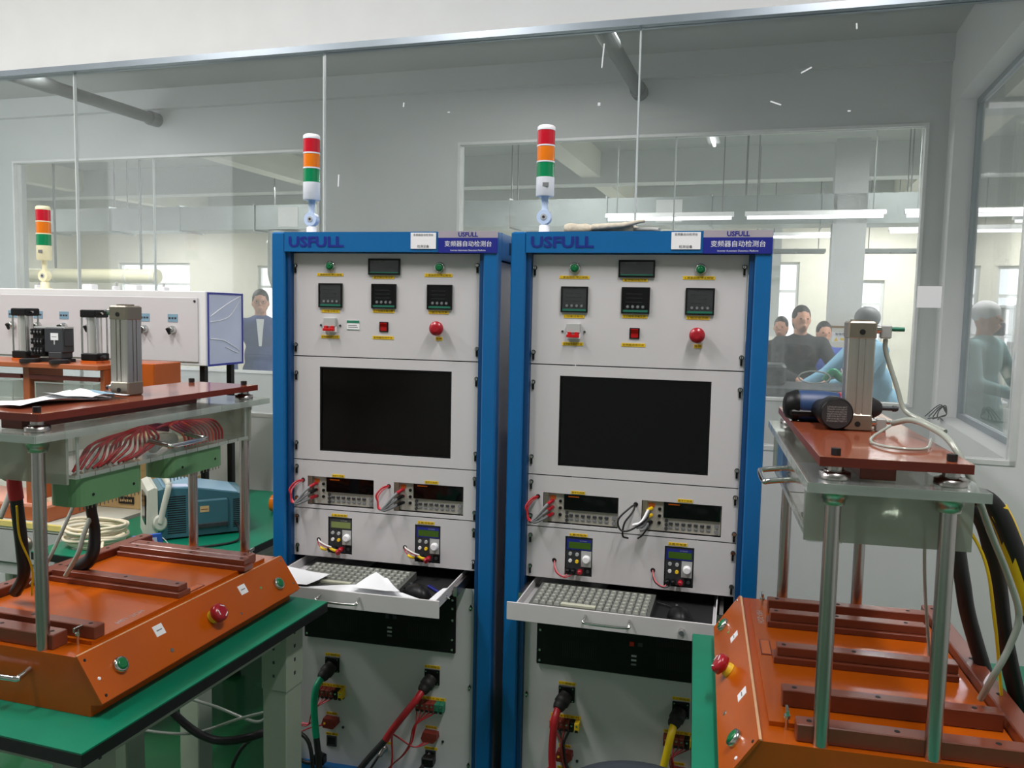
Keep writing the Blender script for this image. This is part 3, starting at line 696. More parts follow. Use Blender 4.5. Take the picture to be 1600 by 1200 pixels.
sheet('paper_sheet', [(.002, -.232), (.158, -.232), (.178, -.130), (.004, -.090)], .846, 'plain white sheet at the left end of the left rack drawer', curl=.004)
sheet('paper_sheet', [(.285, -.225), (.425, -.225), (.352, -.130), (.300, -.085)], .849, 'folded printed sheet lying on the keyboard in the left rack drawer', curl=.006)
sheet('paper_sheet', [(.10, -.235), (.512, -.235), (.42, -.190), (.30, -.150)], .836, 'large white sheet under the folded one along the front of the left drawer', curl=.003)
sheet('paper_sheet', [(.500, -.233), (.522, -.233), (.522, -.10), (.51, -.12)], .834, 'narrow strip of paper along the right side of the left rack drawer', curl=.004)
p = thing('pen', RP(1, .497, -.115, .823), 'blue ballpoint pen behind the mouse in the left rack drawer', 'pen', None, RZ[1]-.75)
MB().cyl((-.06, 0, 0), (.045, 0, 0), .004, 'ink_blue', 10).cyl((.045, 0, 0), (.06, 0, 0), .003, 'light_grey', 10, .001).build('barrel', p); MB().box(-.055, -.02, -.001, .001, .003, .006, 'ink_blue').build('clip', p)
# ------------------------------------------------------------------ signal towers
def make_tower(loc, body, label, rz=0, cream=False, note=False):
    t = thing('signal_tower', loc, label, 'signal light', 'red orange green signal towers', rz)
    pale = 'tower_cream' if cream else 'tower_pale'; wh = 'tower_cream' if cream else 'tower_white'
    MB().rings((0, 0, 0), (0, 0, 1), [(0, .034), (.004, .034), (.006, .020), (.03, .019), (.034, .014)], 24, wh).build('base', t)
    MB().box(-.010, .010, -.012, .012, .030, .062, pale, .002).cyl((0, -.014, .062), (0, .014, .062), .0265, pale, 28).cyl((0, -.016, .062), (0, -.014, .062), .011, 'light_grey', 16).cyl((0, -.017, .062), (0, -.016, .062), .005, 'dark_grey', 12).build('pivot_joint', t)
    MB().rings((0, 0, .085), (0, 0, 1), [(0, .013), (.012, .011), (.05, .014), (.053, .028)], 20, pale).build('stem', t)
    b = MB().rings((0, 0, .136), (0, 0, 1), [(0, .031), (.003, .033), (.068, .033)], 32, wh)
    if note: b.box(-.002, .02, -.0335, -.031, .168, .182, 'mid_grey')
    b.build('body', t)
    z = .204
    for m_ in ('green_lens', 'orange_lens', 'red_lens'):
        pr = [(0, .0318)]; n = 9
        for k in range(n): pr += [(.002+k*.0054, .0322), (.0045+k*.0054, .0314)]
        pr.append((.052, .0318))
        MB().rings((0, 0, z), (0, 0, 1), pr, 32, m_).build('lens', t)
        MB().rings((0, 0, z+.052), (0, 0, 1), [(0, .033), (.005, .033)], 32, wh).build('ring', t)
        z += .057
    MB().rings((0, 0, z), (0, 0, 1), [(0, .033), (.008, .032), (.013, .026), (.014, .012)], 32, 'label_white' if not cream else wh).build('cap', t)
    return t
TS = .765
a = make_tower((-.702, .055, 1.8152), 0, 'signal tower standing on top of the left blue rack'); a.scale = (TS,)*3
b = make_tower((.016, .055, 1.8152), 0, 'signal tower standing on top of the right blue rack, small mark on its white body', 0, False, True); b.scale = (TS,)*3
# ------------------------------------------------------------------ towel roll on rack 2
tw = thing('towel_roll', (.165, .05, 1.8155), 'rolled beige cloth lying on top of the right blue rack', 'cloth', None, -.02)
def rag(t_): return .012+.004*math.sin(9*t_)+.002*math.sin(23*t_)
MB().tube([(-.09, 0, .014), (-.03, .004, .014), (.04, 0, .015), (.1, .004, .014)], rag, 'towel', 12, 8).tube([(-.085, .02, .011), (.0, .024, .012), (.11, .02, .011)], .011, 'towel', 10, 8).build('roll', tw)
MB().tube([(-.01, -.012, .016), (.04, -.018, .019), (.08, -.018, .022), (.11, -.010, .030), (.13, 0, .034)], lambda q: .010-.006*q, 'towel', 10, 8).build('loose_flap', tw)
MB().tube([(.10, .005, .012), (.15, .01, .012), (.17, .0, .010)], .006, 'light_grey', 8).build('cloth_end', tw)

# ------------------------------------------------------------------ workbenches
def make_bench(loc, rz, x0, x1, y0, y1, label, zt=.84, legs=None, leg_m='leg_green'):
    t = thing('workbench', (loc[0], loc[1], 0), label, 'workbench', 'green topped workbenches', rz)
    MB().box(x0, x1, y0, y1, zt-.026, zt-.003, 'mat_edge').build('board', t)
    MB().box(x0+.0006, x1-.0006, y0+.0006, y1-.0006, zt-.003, zt, 'mat_green').build('rubber_mat', t)
    MB().box(x0+.05, x1-.05, y0+.06, y0+.10, zt-.075, zt-.026, leg_m).box(x0+.05, x1-.05, y1-.10, y1-.06, zt-.075, zt-.026, leg_m).box(x0+.06, x0+.10, y0+.1, y1-.1, zt-.075, zt-.026, leg_m).box(x1-.10, x1-.06, y0+.1, y1-.1, zt-.075, zt-.026, leg_m).build('apron', t)
    for a in (x0+.045, x1-.115):
        for b in (y0+.05, y1-.12):
            m = MB().box(a, a+.07, b, b+.07, .02, zt-.027, leg_m, .003).box(a-.002, a+.072, b-.002, b+.072, zt-.20, zt-.028, leg_m, .002).cyl((a+.035, b+.035, 0), (a+.035, b+.035, .02), .03, 'black_rubber', 14)
            for k in range(4): m.box(a+.032, a+.037, b-.0035, b-.0015, zt-.06-k*.035, zt-.053-k*.035, 'dark_grey').box(a+.0715, a+.0735, b+.030, b+.036, zt-.06-k*.035, zt-.052-k*.035, 'dark_grey')
            m.build('leg', t)
    return t
make_bench((-.448, -.33), -.054, -.66, 0, -.80, 0, 'green topped workbench in the left foreground under the orange press fixture')
b2_ = make_bench((.475, -.257), .0475, 0, .72, -1.0, 0, 'green topped workbench in the right foreground beside the blue rack')
rear = make_bench((-.98, 0), -.02, -.63, 0, -.12, .93, 'green topped rear workbench carrying the teal oscilloscope, behind the left foreground bench', .80)
for k, (a, b) in enumerate(((-.012, -.28), (-.02, -.47), (-.008, -.42))):
    pass
# chips on the left bench edge
for k, y in enumerate((-.60, -.665, -.70)):
    pass
# ------------------------------------------------------------------ press fixtures
def make_fixture(loc, rz, s, rails, label, green_blocks, plate_v0=-.025):
    t = thing('press_fixture', (loc[0], loc[1], .8405), label, 'test fixture', 'orange press test fixtures', rz)
    X = lambda v: s*v
    def B(m, v0, v1, u0, u1, z0, z1, mt, c=0): return m.box(X(v0), X(v1), u0, u1, z0, z1, mt, c)
    # body
    m = MB(); m.prism([(X(-.118), 0), (X(-.118), .022), (X(-.143), .026), (X(-.088), .1085), (X(.345), .1085), (X(.345), 0)], 'y', -.012, .662, 'orange_board')
    m.build('base_box', t)
    # sloped control board, lighter cut edge
    n = Vector((X(-.829), 0, .56)); dn = Vector((X(-.56), 0, -.829)); c = Vector((X(-.09), .325, .11))+dn*.0487+n*.0005
    cb = MB().obox(c, (0, 1, 0), dn, n, .340, .0492, .0022, 'orange_board').build('control_board', t)
    MB().obox(Vector((X(-.0885), .325, .1105)), (0, 1, 0), (1, 0, 0), (0, 0, 1), .338, .0022, .0012, 'edge_tan').build('board_edge', cb)
    def onb(u, q, h=.003): return Vector((X(-.09), u, .11))+dn*(.0965*q)+n*h
    for u, q in ((.058, .52), (.594, .62)):
        p = onb(u, q); MB().rings(p, n, [(0, .0158), (.004, .0158), (.009, .0145), (.009, .0118)], 26, 'chrome').rings(p+n*.0085, n, [(0, .0116), (.002, .0112), (.0032, .008)], 22, 'button_green').build('push_button', cb)
    p = onb(.338, .56); e = MB().rings(p, n, [(0, .0150), (.006, .0145), (.012, .0105)], 22, 'sign_yellow').rings(p+n*.0105, n, [(0, .0125), (.004, .020), (.014, .0205), (.019, .018), (.021, .012)], 26, 'red_cap')
    for a in range(3): an = a*2.1; a1, b1 = frame(n); e.obox(p+n*.0320+(a1*math.cos(an)+b1*math.sin(an))*.012, a1*-math.sin(an)+b1*math.cos(an), a1*math.cos(an)+b1*math.sin(an), n, .006, .001, .0006, 'label_white')
    e.build('emergency_stop', cb)
    for u, q in ((.185, .26), (.47, .32)):
        p = onb(u, q, .0028); k = MB().obox(p, (0, 1, 0), dn, n, .0135, .0115, .0008, 'label_white'); k.obox(p+n*.001, (0, 1, 0), dn, n, .0075, .0012, .0003, 'mid_grey'); k.build('name_tab', cb)
    for u, q, m_, r_ in ((.53, .50, 'lcd_pale', .0042), (.19, .77, 'alu_end', .005), (.425, .82, 'steel', .003), (.005, .56, 'label_white', .0035), (-.004, .12, 'black_matte', .003), (.001, .9, 'black_matte', .003), (.652, .1, 'steel', .003), (.652, .8, 'steel', .003)):
        MB().rings(onb(u, q, .0026), n, [(0, r_), (.0015, r_*.8)], 12, m_).build('board_screw', cb)
    MB().tube([(X(.02), -.012, .072), (X(.02), -.036, .066), (X(.03), -.042, .064), (X(.13), -.042, .064), (X(.14), -.036, .066), (X(.14), -.012, .072)], .0055, 'chrome', 10, 4).build('end_handle', t)
    # top tray: thin raised board, cutout, lettering
    tr = MB(); B(tr, -.072, .29, .042, .618, .1085, .1165, 'orange_board'); tray = tr.build('tray_board', t)
    ct = MB(); B(ct, -.066, -.046, .312, .388, .1166, .1176, 'brown_face', .0004); B(ct, -.064, -.048, .316, .384, .1177, .118, 'orange_edge'); ct.build('grip_slot', t)
    lt = MB(); lt.text('HS1-2CH', .075, .012, (X(-.055) if s > 0 else X(-.048), .52 if s > 0 else .17, .1168), 'light_grey', rt=(0, -1, 0) if s > 0 else (0, 1, 0), up=(1, 0, 0) if s > 0 else (-1, 0, 0), fit='both'); lt.build('engraved_text', t)
    # rails
    for k, (u0, u1, v0, v1, lo, hi, two) in enumerate(rails):
        r_ = MB(); zb = .1165 if .042 < u0 < .61 else .1085
        if two:
            B(r_, v0, v1, u0-.008, u1+.003, zb, zb+.012, 'brown_board', .001); B(r_, v0+.006, v1, u0, u1, zb+.012, hi, 'brown_board', .0012)
        else: B(r_, v0, v1, u0, u1, zb, hi, 'brown_board', .0015)
        for q in (.06, .45, .88): v = v0+(v1-v0)*q; r_.cyl((X(v), (u0+u1)/2, hi-.0005), (X(v), (u0+u1)/2, hi+.0004), .0042, 'black_matte', 12)
        o = r_.build('guide_rail', t)
    br = MB(); B(br, .292, .326, .0, .645, .1085, .136, 'brown_board', .002)
    for q in (.05, .2, .35, .5, .62): br.cyl((X(.309), q, .1355), (X(.309), q, .1365), .0045, 'black_matte', 12)
    br.build('rear_rail', t)
    for u in (.036, .60):
        MB().cyl((X(-.046), u, .1085), (X(-.046), u, .139), .0028, 'chrome', 10).cyl((X(-.046), u-.001, .128), (X(-.046), u-.001, .133), .0055, 'chrome', 12).obox((X(-.046), u, .140), (0, 1, 0), (1, 0, 0), (0, 0, 1), .011, .002, .004, 'chrome').build('wing_screw', t)
    # columns with bushes
    for u in (0, .64):
        for v in (0, .158):
            c = MB().cyl((X(v), u, .1085), (X(v), u, .5425), .0118, 'steel', 24).build('guide_column', t)
            MB().rings((X(v), u, .483), (0, 0, 1), [(0, .0165), (.010, .0175), (.010, .0195), (.0225, .0195)], 24, 'brushed_alu', True).rings((X(v), u, .5225), (0, 0, 1), [(0, .0225), (.009, .0225), (.009, .016), (.012, .015)], 24, 'steel').build('bush', c)
            MB().rings((X(v), u, .557), (0, 0, 1), [(0, .0075), (.010, .0075), (.010, .004)], 6, 'black_matte').build('cap_bolt', c)
    # brown top plate and beam under it
    tp = MB(); B(tp, plate_v0, .182, -.022, .665, .5425, .5558, 'brown_face'); B(tp, plate_v0, .182, -.022, .665, .5558, .5565, 'brown_plate'); tp.build('top_plate', t)
    bm_ = MB(); B(bm_, .035, .085, .0, .50, .5225, .5425, 'brown_face', .001); bm_.build('stiffener_bar', t)
    # acrylic carrier plate and box
    def slab(v0, v1, u0, u1, z0, z1, name, mt='acrylic_clear'):
        q = MB(); B(q, v0, v1, u0, u1, z0, z1, mt); return q.build(name, t)
    slab(-.042, .20, -.045, .69, .507, .5215, 'carrier_plate', 'acrylic')
    e_ = MB(); B(e_, -.0435, -.042, -.045, .69, .507, .5215, 'acrylic_edge'); B(e_, -.042, .20, -.0465, -.045, .507, .5215, 'acrylic_edge')
    for q in range(9): B(e_, -.044, -.0425, .02+q*.078, .022+q*.078, .507, .5215, 'acrylic_edge')
    tag(e_.build('polished_edge', t), kind='stuff')
    slab(-.032, -.026, .055, .60, .432, .507, 'side_sheet')
    slab(.17, .176, .055, .60, .432, .507, 'side_sheet')
    slab(-.034, .18, .05, .605, .424, .432, 'floor_sheet')
    slab(-.036, .20, .028, .034, .418, .507, 'end_sheet', 'frosted')
    slab(-.036, .20, .612, .618, .418, .507, 'end_sheet', 'frosted')
    e_ = MB()
    for a in (.055, .594): B(e_, -.0345, -.0322, a, a+.006, .432, .507, 'acrylic_edge')
    B(e_, -.0355, -.034, .05, .605, .424, .432, 'acrylic_edge')
    for q in range(14): B(e_, -.0357, -.0352, .06+q*.0385, .0615+q*.0385, .424, .432, 'steel')
    tag(e_.build('polished_edge', t), kind='stuff')
    MB().tube([(X(-.026), .262, .468), (X(-.07), .262, .462), (X(-.08), .27, .46), (X(-.08), .37, .46), (X(-.07), .378, .462), (X(-.026), .378, .468)], .0052, 'chrome', 10, 5).build('lift_handle', t)
    if green_blocks:
        for u0, u1, zl in ((.062, .245, .366), (.322, .518, .374)):
            g = MB(); r_ = .026; P = []
            for cu, cv, a0 in ((u0+r_, -.030+r_, 180), (u1-r_, -.030+r_, 270), (u1-r_, .05-r_, 0), (u0+r_, .05-r_, 90)):
                for k in range(6): a = math.radians(a0+k*18); P.append((X(cv+r_*math.sin(a)), cu+r_*math.cos(a)))
            g.prism(P, 'z', zl, .424, 'fr4_green'); b = g.build('probe_block', t)
            pm = MB()
            for q in range(16): pm.cyl((X(-.02), u0+.012+q*(u1-u0-.024)/15, zl), (X(-.02), u0+.012+q*(u1-u0-.024)/15, zl-.009), .0011, 'alu_end', 6)
            tag(pm.build('probe_pins', b), kind='stuff')
            for q in (.2, .8): MB().cyl((X(-.0302), u0+(u1-u0)*q, zl+.02), (X(-.0312), u0+(u1-u0)*q, zl+.02), .003, 'black_matte', 8).build('block_screw', b)
        for k in range(16):
            u = .068+k*.0115; hgt = .480+.004*math.sin(k*2.1)
            MB().tube([(X(-.012+.005*math.sin(k)), u, .434), (X(-.012), u+.018+k*.003, .455+.01*math.sin(k)), (X(.0), u+.07, hgt), (X(.012), .30, .486+.003*(k % 4)), (X(.03), .39, .470+.004*(k % 4))], .0029, 'cable_red', 6, 5).build('wire', t)
        for k in range(12):
            u = .395+k*.0125
            MB().tube([(X(-.012), u, .434), (X(-.012), u-.006, .462), (X(-.006), u-.045, .487), (X(.006), .40-.003*k, .492-.002*(k % 3)), (X(.02), .33, .482)], .0029, 'cable_red' if k % 4 else 'terminal_orange', 6, 5).build('wire', t)
        MB().tube([(X(.0), .30, .448), (X(.01), .34, .457), (X(.02), .39, .45)], .016, 'poly_film', 10, 5).build('film_wrap', t)
    else:
        q = MB(); B(q, -.024, .03, .09, .26, .40, .424, 'acrylic'); q.build('probe_block', t)
        q = MB(); B(q, .0, .12, .25, .50, .434, .46, 'board_violet'); q.build('relay_board', t)
    # pneumatic cylinder
    c0u, c0v, h = .318, .079, .0245
    cy = MB(); pr = []
    def slot(): return [(-.30, 1), (-.30, .86), (-.17, .86), (-.17, 1), (.17, 1), (.17, .86), (.30, .86), (.30, 1)]
    P = []
    for q in range(4):
        ca, sa = math.cos(q*PI/2), math.sin(q*PI/2)
        for a, b in [(-.93, 1)]+slot()+[(.93, 1), (1, .93)]: P.append((X(c0v)+h*.94*(a*ca+b*sa), c0u+h*.94*(-a*sa+b*ca)))
    cy.prism(P, 'z', .586, .724, 'brushed_alu'); body = cy.build('cylinder_body', t)
    for z0, z1 in ((.5565, .588), (.722, .754)):
        e_ = MB().box(X(c0v)-h, X(c0v)+h, c0u-h, c0u+h, z0, z1, 'alu_end', .003).cyl((X(c0v), c0u-h, (z0+z1)/2-.003), (X(c0v), c0u-h-.001, (z0+z1)/2-.003), .005, 'black_matte', 12); e_.build('end_cap', body)
    MB().cyl((X(c0v), c0u, .754), (X(c0v), c0u, .757), .018, 'alu_end', 20).build('rod_nut', body)
    sgn = 1
    for z in (.740, .572):
        f_ = MB().cyl((X(c0v)+h, c0u-.008, z), (X(c0v)+h+.014, c0u-.008, z), .0075, 'chrome', 12).box(X(c0v)+h+.008, X(c0v)+h+.026, c0u-.016, c0u, z-.016, z+.008, 'light_grey', .002)
        f_.cyl((X(c0v)+h+.026, c0u-.008, z+.001), (X(c0v)+h+.048, c0u-.008, z+.001), .004, 'label_green' if z > .7 else 'chrome', 10).build('air_fitting', body) if s > 0 else MB().cyl((X(c0v)-h, c0u-.008, z), (X(c0v)-h-.012, c0u-.008, z), .008, 'chrome', 12).cyl((X(c0v)-h-.012, c0u-.008, z), (X(c0v)-h-.022, c0u-.008, z), .005, 'dark_grey', 10).build('air_fitting', body)
    return t
RA = [(.0, .030, -.035, .29, 0, .137, 0), (.098, .124, -.048, .285, 0, .146, 0), (.284, .312, -.047, .27, 0, .146, 1), (.470, .498, -.045, .262, 0, .146, 1), (.548, .575, -.038, .285, 0, .146, 0)]
LA = [(.0, .036, -.022, .29, 0, .137, 0), (.050, .076, -.072, .285, 0, .142, 0), (.30, .330, -.070, .285, 0, .142, 1), (.512, .538, -.092, .285, 0, .142, 1), (.552, .585, -.07, .285, 0, .138, 0)]
make_fixture((.697, -.94), .039, 1, RA, 'orange press fixture on the right bench with a cordless drill on its brown top plate', False)
make_fixture((-.687, -1.003), -.0296, -1, LA, 'orange press fixture on the left bench with red wires and green probe blocks', True)
def FP(side, u, v, z):
    if side == 'R': return Vector((.697-.039*u+.999*v, -.94+.999*u+.039*v, z+.84))
    return Vector((-.687+.0296*u-.9996*v, -1.003+.9996*u+.0296*v, z+.84))
# papers and marker on the left fixture
def free_sheet(corners, z, label, grp, curl=.008, n=10, name='paper_sheet', m='paper'):
    P = [Vector((c_[0], c_[1], 0)) for c_ in corners]; o0 = P[0].copy(); o0.z = z; P = [p-Vector((o0.x, o0.y, 0)) for p in P]; vs = []; fs = []
    for a in range(n+1):
        for b in range(n+1):
            u, v = a/n, b/n; p = P[0]*(1-u)*(1-v)+P[1]*u*(1-v)+P[2]*u*v+P[3]*(1-u)*v
            vs.append((p.x, p.y, .0008+curl*(.5+.5*math.sin(5*u+2.4*v))*(.25+abs(v-.5)*1.5)))
    for a in range(n):
        for b in range(n): k = a*(n+1)+b; fs.append((k, k+n+1, k+n+2, k+1))
    N_ = len(vs); vs += [(x, y, z_-.0006) for x, y, z_ in vs]; fs += [tuple(q+N_ for q in reversed(f)) for f in fs]
    return tag(MB().add(vs, fs, m, True).build(name, None, tuple(o0)), label, 'paper', grp)
g_ = 'papers on the left fixture'
free_sheet([FP('L', .02, .06, 0), FP('L', .24, .045, 0), FP('L', .25, .17, 0), FP('L', .03, .178, 0)], 1.3975, 'curled white sheet nearest the camera on the brown top plate of the left fixture', g_, .012)
free_sheet([FP('L', .17, .035, 0), FP('L', .27, .03, 0), FP('L', .275, .165, 0), FP('L', .18, .175, 0)], 1.403, 'small white sheet beside the metal cylinder of the left fixture', g_, .008)
p = thing('clip_pen', FP('L', .262, .10, .562), 'grey blue pen with clip lying at the foot of the left metal cylinder', 'pen', None, 2.75)
MB().cyl((-.055, 0, .003), (.04, 0, .003), .0045, 'scope_light', 10).cyl((.04, 0, .003), (.052, 0, .003), .003, 'dark_grey', 10, .001).build('barrel', p); MB().box(-.052, -.02, -.001, .001, .007, .0095, 'dark_grey').build('clip', p)
# ------------------------------------------------------------------ cordless drill on the right fixture
d = thing('cordless_drill', FP('R', .42, .0, .5568), 'blue and black cordless drill lying behind the right metal cylinder', 'drill', None, .039+.06)
MB().rings((-.035, 0, .030), (1, 0, 0), [(0, .018), (.006, .026), (.03, .030), (.075, .030), (.10, .027)], 24, 'drill_blue').build('motor_housing', d)
MB().rings((-.038, 0, .030), (1, 0, 0), [(0, .014), (.004, .024), (.02, .0305), (.026, .031)], 24, 'black_plastic').box(-.03, .06, -.0315, -.020, .012, .024, 'black_plastic', .003).build('rear_cover', d)
MB().rings((.064, 0, .030), (1, 0, 0), [(0, .0285), (.02, .0285), (.022, .026)], 24, 'red_cap').build('torque_ring', d)
MB().rings((.088, 0, .030), (1, 0, 0), [(0, .024), (.01, .025), (.035, .024), (.052, .014), (.056, .010)], 24, 'black_rubber').build('chuck', d)
MB().cyl((.144, 0, .030), (.175, 0, .030), .0042, 'dark_grey', 8).cyl((.165, 0, .030), (.172, 0, .030), .006, 'dark_grey', 8).build('driver_bit', d)
MB().tube([(.028, -.015, .028), (.03, -.06, .026), (.032, -.10, .026)], lambda q: .019+.003*q, 'black_plastic', 16, 6).build('grip', d)
bt = MB().rings((.033, -.098, .0305), (.02, -1, 0), [(0, .024), (.004, .0298), (.034, .0298), (.038, .0268)], 28, 'black_plastic')
bt.rings((.0338, -.1365, .0305), (.02, -1, 0), [(0, .0262), (.0004, .0262)], 28, 'dark_grey')
for k in range(7): bt.text('LITHIUM ION BATTERY PACK'[k:k+15], .034, .003, (.0338, -.1376, .043-k*.0042), 'light_grey', fit='both')
bt.build('battery', d)
# ------------------------------------------------------------------ hoses and cables of the right fixture
def cable(name, pts, r, m, label, grp=None, cat='cable', extra=(), n=10, k=8):
    o0 = Vector(pts[0]); t = thing(name, o0, label, cat, grp)
    MB().tube([Vector(p)-o0 for p in pts], r, m, n, k).build('jacket', t)
    for nm, pp, rr, mm in extra: MB().tube([Vector(p)-o0 for p in pp], rr, mm, n, k).build(nm, t)
    return t
H = 'clear air hoses of the right fixture'
cable('air_hose', [FP('R', .31, .121, .724), FP('R', .31, .123, .70), FP('R', .30, .142, .64), FP('R', .29, .155, .60), FP('R', .26, .178, .585), FP('R', .20, .20, .575)], .0042, 'hose_clear', 'clear air hose dropping from the top fitting of the right metal cylinder', H, 'hose')
cable('air_hose', [FP('R', .31, .14, .572), FP('R', .26, .16, .585), FP('R', .18, .175, .582), FP('R', .11, .188, .566), FP('R', .08, .212, .51), FP('R', .09, .244, .436), FP('R', .10, .276, .367), FP('R', .10, .295, .308), FP('R', .10, .285, .256), FP('R', .10, .266, .207), FP('R', .14, .262, .15)], .0052, 'hose_clear', 'thick clear hose arching down past the right end of the right fixture', H, 'hose')
cable('air_hose', [FP('R', .25, .125, .575), FP('R', .15, .075, .562), FP('R', .08, .09, .5615), FP('R', .08, .14, .5615), FP('R', .17, .172, .565)], .0024, 'hose_clear', 'thin clear hose looped on the brown top plate of the right fixture', H, 'hose')
cable('air_hose', [FP('R', .30, .20, .50), FP('R', .33, .215, .30), FP('R', .36, .24, .13)], .003, 'hose_clear', 'thin clear hose hanging straight behind the right column of the right fixture', H, 'hose')
H = 'thick black cables right of the right fixture'
def hang(pts, r, m, label, ex=()): return cable('power_cable', pts, r, m, label, H, 'cable', ex)
hang([FP('R', .32, .20, .455), FP('R', .32, .25, .40), FP('R', .31, .272, .30), FP('R', .32, .292, .22), FP('R', .34, .345, .08), FP('R', .36, .39, .012)], .0135, 'cable_black', 'black cable with red sleeve, leftmost beside the right fixture', [('red_sleeve', [FP('R', .319, .205, .4525), FP('R', .32, .232, .425), FP('R', .318, .254, .39)], .0148, 'cable_red')])
hang([FP('R', .24, .20, .458), FP('R', .22, .262, .44), FP('R', .22, .295, .35), FP('R', .23, .322, .22), FP('R', .25, .36, .10), FP('R', .26, .40, .012)], .0145, 'cable_black', 'plain black cable, second from the left beside the right fixture')
hang([FP('R', .18, .20, .470), FP('R', .17, .262, .47), FP('R', .16, .30, .40), FP('R', .16, .335, .29), FP('R', .18, .375, .17), FP('R', .2, .43, .012)], .0155, 'cable_black', 'black cable with yellow sleeve, rightmost beside the right fixture', [('yellow_sleeve', [FP('R', .17, .275, .458), FP('R', .165, .293, .42), FP('R', .160, .315, .35), FP('R', .160, .333, .295)], .0172, 'cable_yellow')])
cable('signal_wire', [FP('R', .20, .21, .46), FP('R', .17, .26, .38), FP('R', .17, .285, .27), FP('R', .2, .315, .12), FP('R', .22, .34, .01)], .0026, 'cable_yellow', 'thin yellow wire hanging along the black cables of the right fixture', None, 'wire')
# ------------------------------------------------------------------ cables of the left fixture
H = 'cables hanging behind the left fixture'
cable('power_cable', [FP('L', .128, .19, .42), FP('L', .13, .20, .39), FP('L', .136, .20, .322), FP('L', .144, .20, .238), FP('L', .150, .205, .181), FP('L', .16, .24, .138)], .0125, 'cable_black', 'black cable with dark red upper sleeve hanging at the left edge of the photo', H, 'cable', [('red_sleeve', [FP('L', .128, .19, .42), FP('L', .13, .20, .39), FP('L', .1335, .20, .35)], .0142, 'cable_red')])
cable('signal_wire', [FP('L', .12, .185, .34), FP('L', .13, .19, .27), FP('L', .15, .182, .20), FP('L', .152, .187, .14)], .0022, 'cable_yellow', 'thin yellow wire twisting down the black cable at the left edge', None, 'wire')
cable('power_cable', [FP('L', .333, .19, .42), FP('L', .333, .20, .30), FP('L', .343, .20, .23), FP('L', .33, .20, .17), FP('L', .33, .25, .137)], lambda q: .012+.010*max(0, q-.45), 'cable_black', 'black sleeved cable hanging behind the green probe block of the left fixture', H)
H = 'clear air hoses behind the left fixture'
cable('air_hose', [FP('L', .30, .185, .36), FP('L', .283, .20, .304), FP('L', .24, .20, .24), FP('L', .215, .21, .19), FP('L', .21, .25, .14)], .004, 'hose_clear', 'clear hose slanting behind the near column of the left fixture', H, 'hose')
cable('air_hose', [FP('L', .36, .19, .36), FP('L', .349, .20, .297), FP('L', .31, .20, .23), FP('L', .292, .20, .19), FP('L', .285, .23, .137)], .0055, 'hose_clear', 'thicker clear hose slanting in front of the black sleeved cable', H, 'hose')
cable('air_hose', [FP('L', .12, .22, .40), FP('L', .16, .24, .37), FP('L', .12, .23, .31)], .006, 'hose_clear', 'short clear hose beside the dark red sleeve at the left edge', H, 'hose')
# ------------------------------------------------------------------ cables at the lower rack panels
def plug_cable(i, x, c1, c2, path, split, label):
    """path in rack coordinates; coloured sleeve up to split, then dark jacket"""
    o0 = RP(i, *path[0]); P = [RP(i, *q)-o0 for q in path]
    t = thing('motor_cable', o0, label, 'cable', 'thick cables plugged into the racks')
    MB().tube(P[:split+1], .0105, c1, 12, 8).build('sleeve', t)
    MB().tube(P[split:], .0095, c2, 12, 8).build('jacket', t)
plug_cable(1, .126, 'cable_green', 'cable_black', [(.110, -.036, .500), (.102, -.062, .475), (.098, -.066, .42), (.100, -.064, .36), (.104, -.064, .325), (.112, -.065, .25), (.125, -.08, .12), (.15, -.10, .02), (.2, -.02, .0115)], 4, 'thick cable with green sleeve hanging from the left connector of the left rack')
plug_cable(1, .443, 'cable_red', 'cable_black', [(.428, -.036, .500), (.412, -.060, .475), (.375, -.068, .425), (.340, -.066, .375), (.325, -.066, .350), (.26, -.09, .27), (.20, -.13, .18), (.12, -.2, .05), (.05, -.22, .0115)], 4, 'thick cable with red sleeve slanting from the right connector of the left rack')
plug_cable(2, .126, 'cable_red', 'cable_black', [(.110, -.036, .500), (.106, -.062, .475), (.102, -.066, .42), (.101, -.064, .37), (.103, -.064, .335), (.108, -.065, .25), (.115, -.08, .12), (.13, -.10, .02), (.2, -.05, .0115)], 4, 'thick cable with red sleeve hanging from the left connector of the right rack')
plug_cable(2, .443, 'cable_yellow', 'cable_black', [(.428, -.036, .500), (.422, -.062, .475), (.412, -.066, .42), (.400, -.064, .36), (.392, -.064, .30), (.385, -.065, .22), (.38, -.08, .12), (.37, -.10, .02), (.3, -.05, .0115)], 5, 'thick cable with yellow sleeve hanging from the right connector of the right rack')
def wires(i, starts, mid, end, m, label, r=.0019):
    o0 = RP(i, *starts[0]); t = thing('wire_bundle', o0, label, 'wires', 'thin wires on the lower rack panels')
    for k, s_ in enumerate(starts):
        j = .004*math.sin(k*2.3)
        P = [s_]+[(a+j, b-.003*(k % 3), c+j*.7) for a, b, c in mid]+[(end[0]+j, end[1], end[2]+j)]
        MB().tube([RP(i, *q)-o0 for q in P], r, m if isinstance(m, str) else m[k % len(m)], 6, 6).build('wire', t)
wires(1, [(.092+.014*k, -.020, .428) for k in range(4)], [(.088, -.04, .40), (.075, -.045, .355), (.045, -.05, .352), (.015, -.05, .335)], (-.03, -.05, .30), ['cable_red', 'cable_pink'], 'red wires looping left from the upper left terminal block of the left rack')
wires(1, [(.110, -.026, .345)], [(.08, -.05, .345), (.04, -.055, .325), (.01, -.05, .318)], (-.035, -.045, .305), ['cable_red'], 'single red wire leaving the lower left terminal block of the left rack')
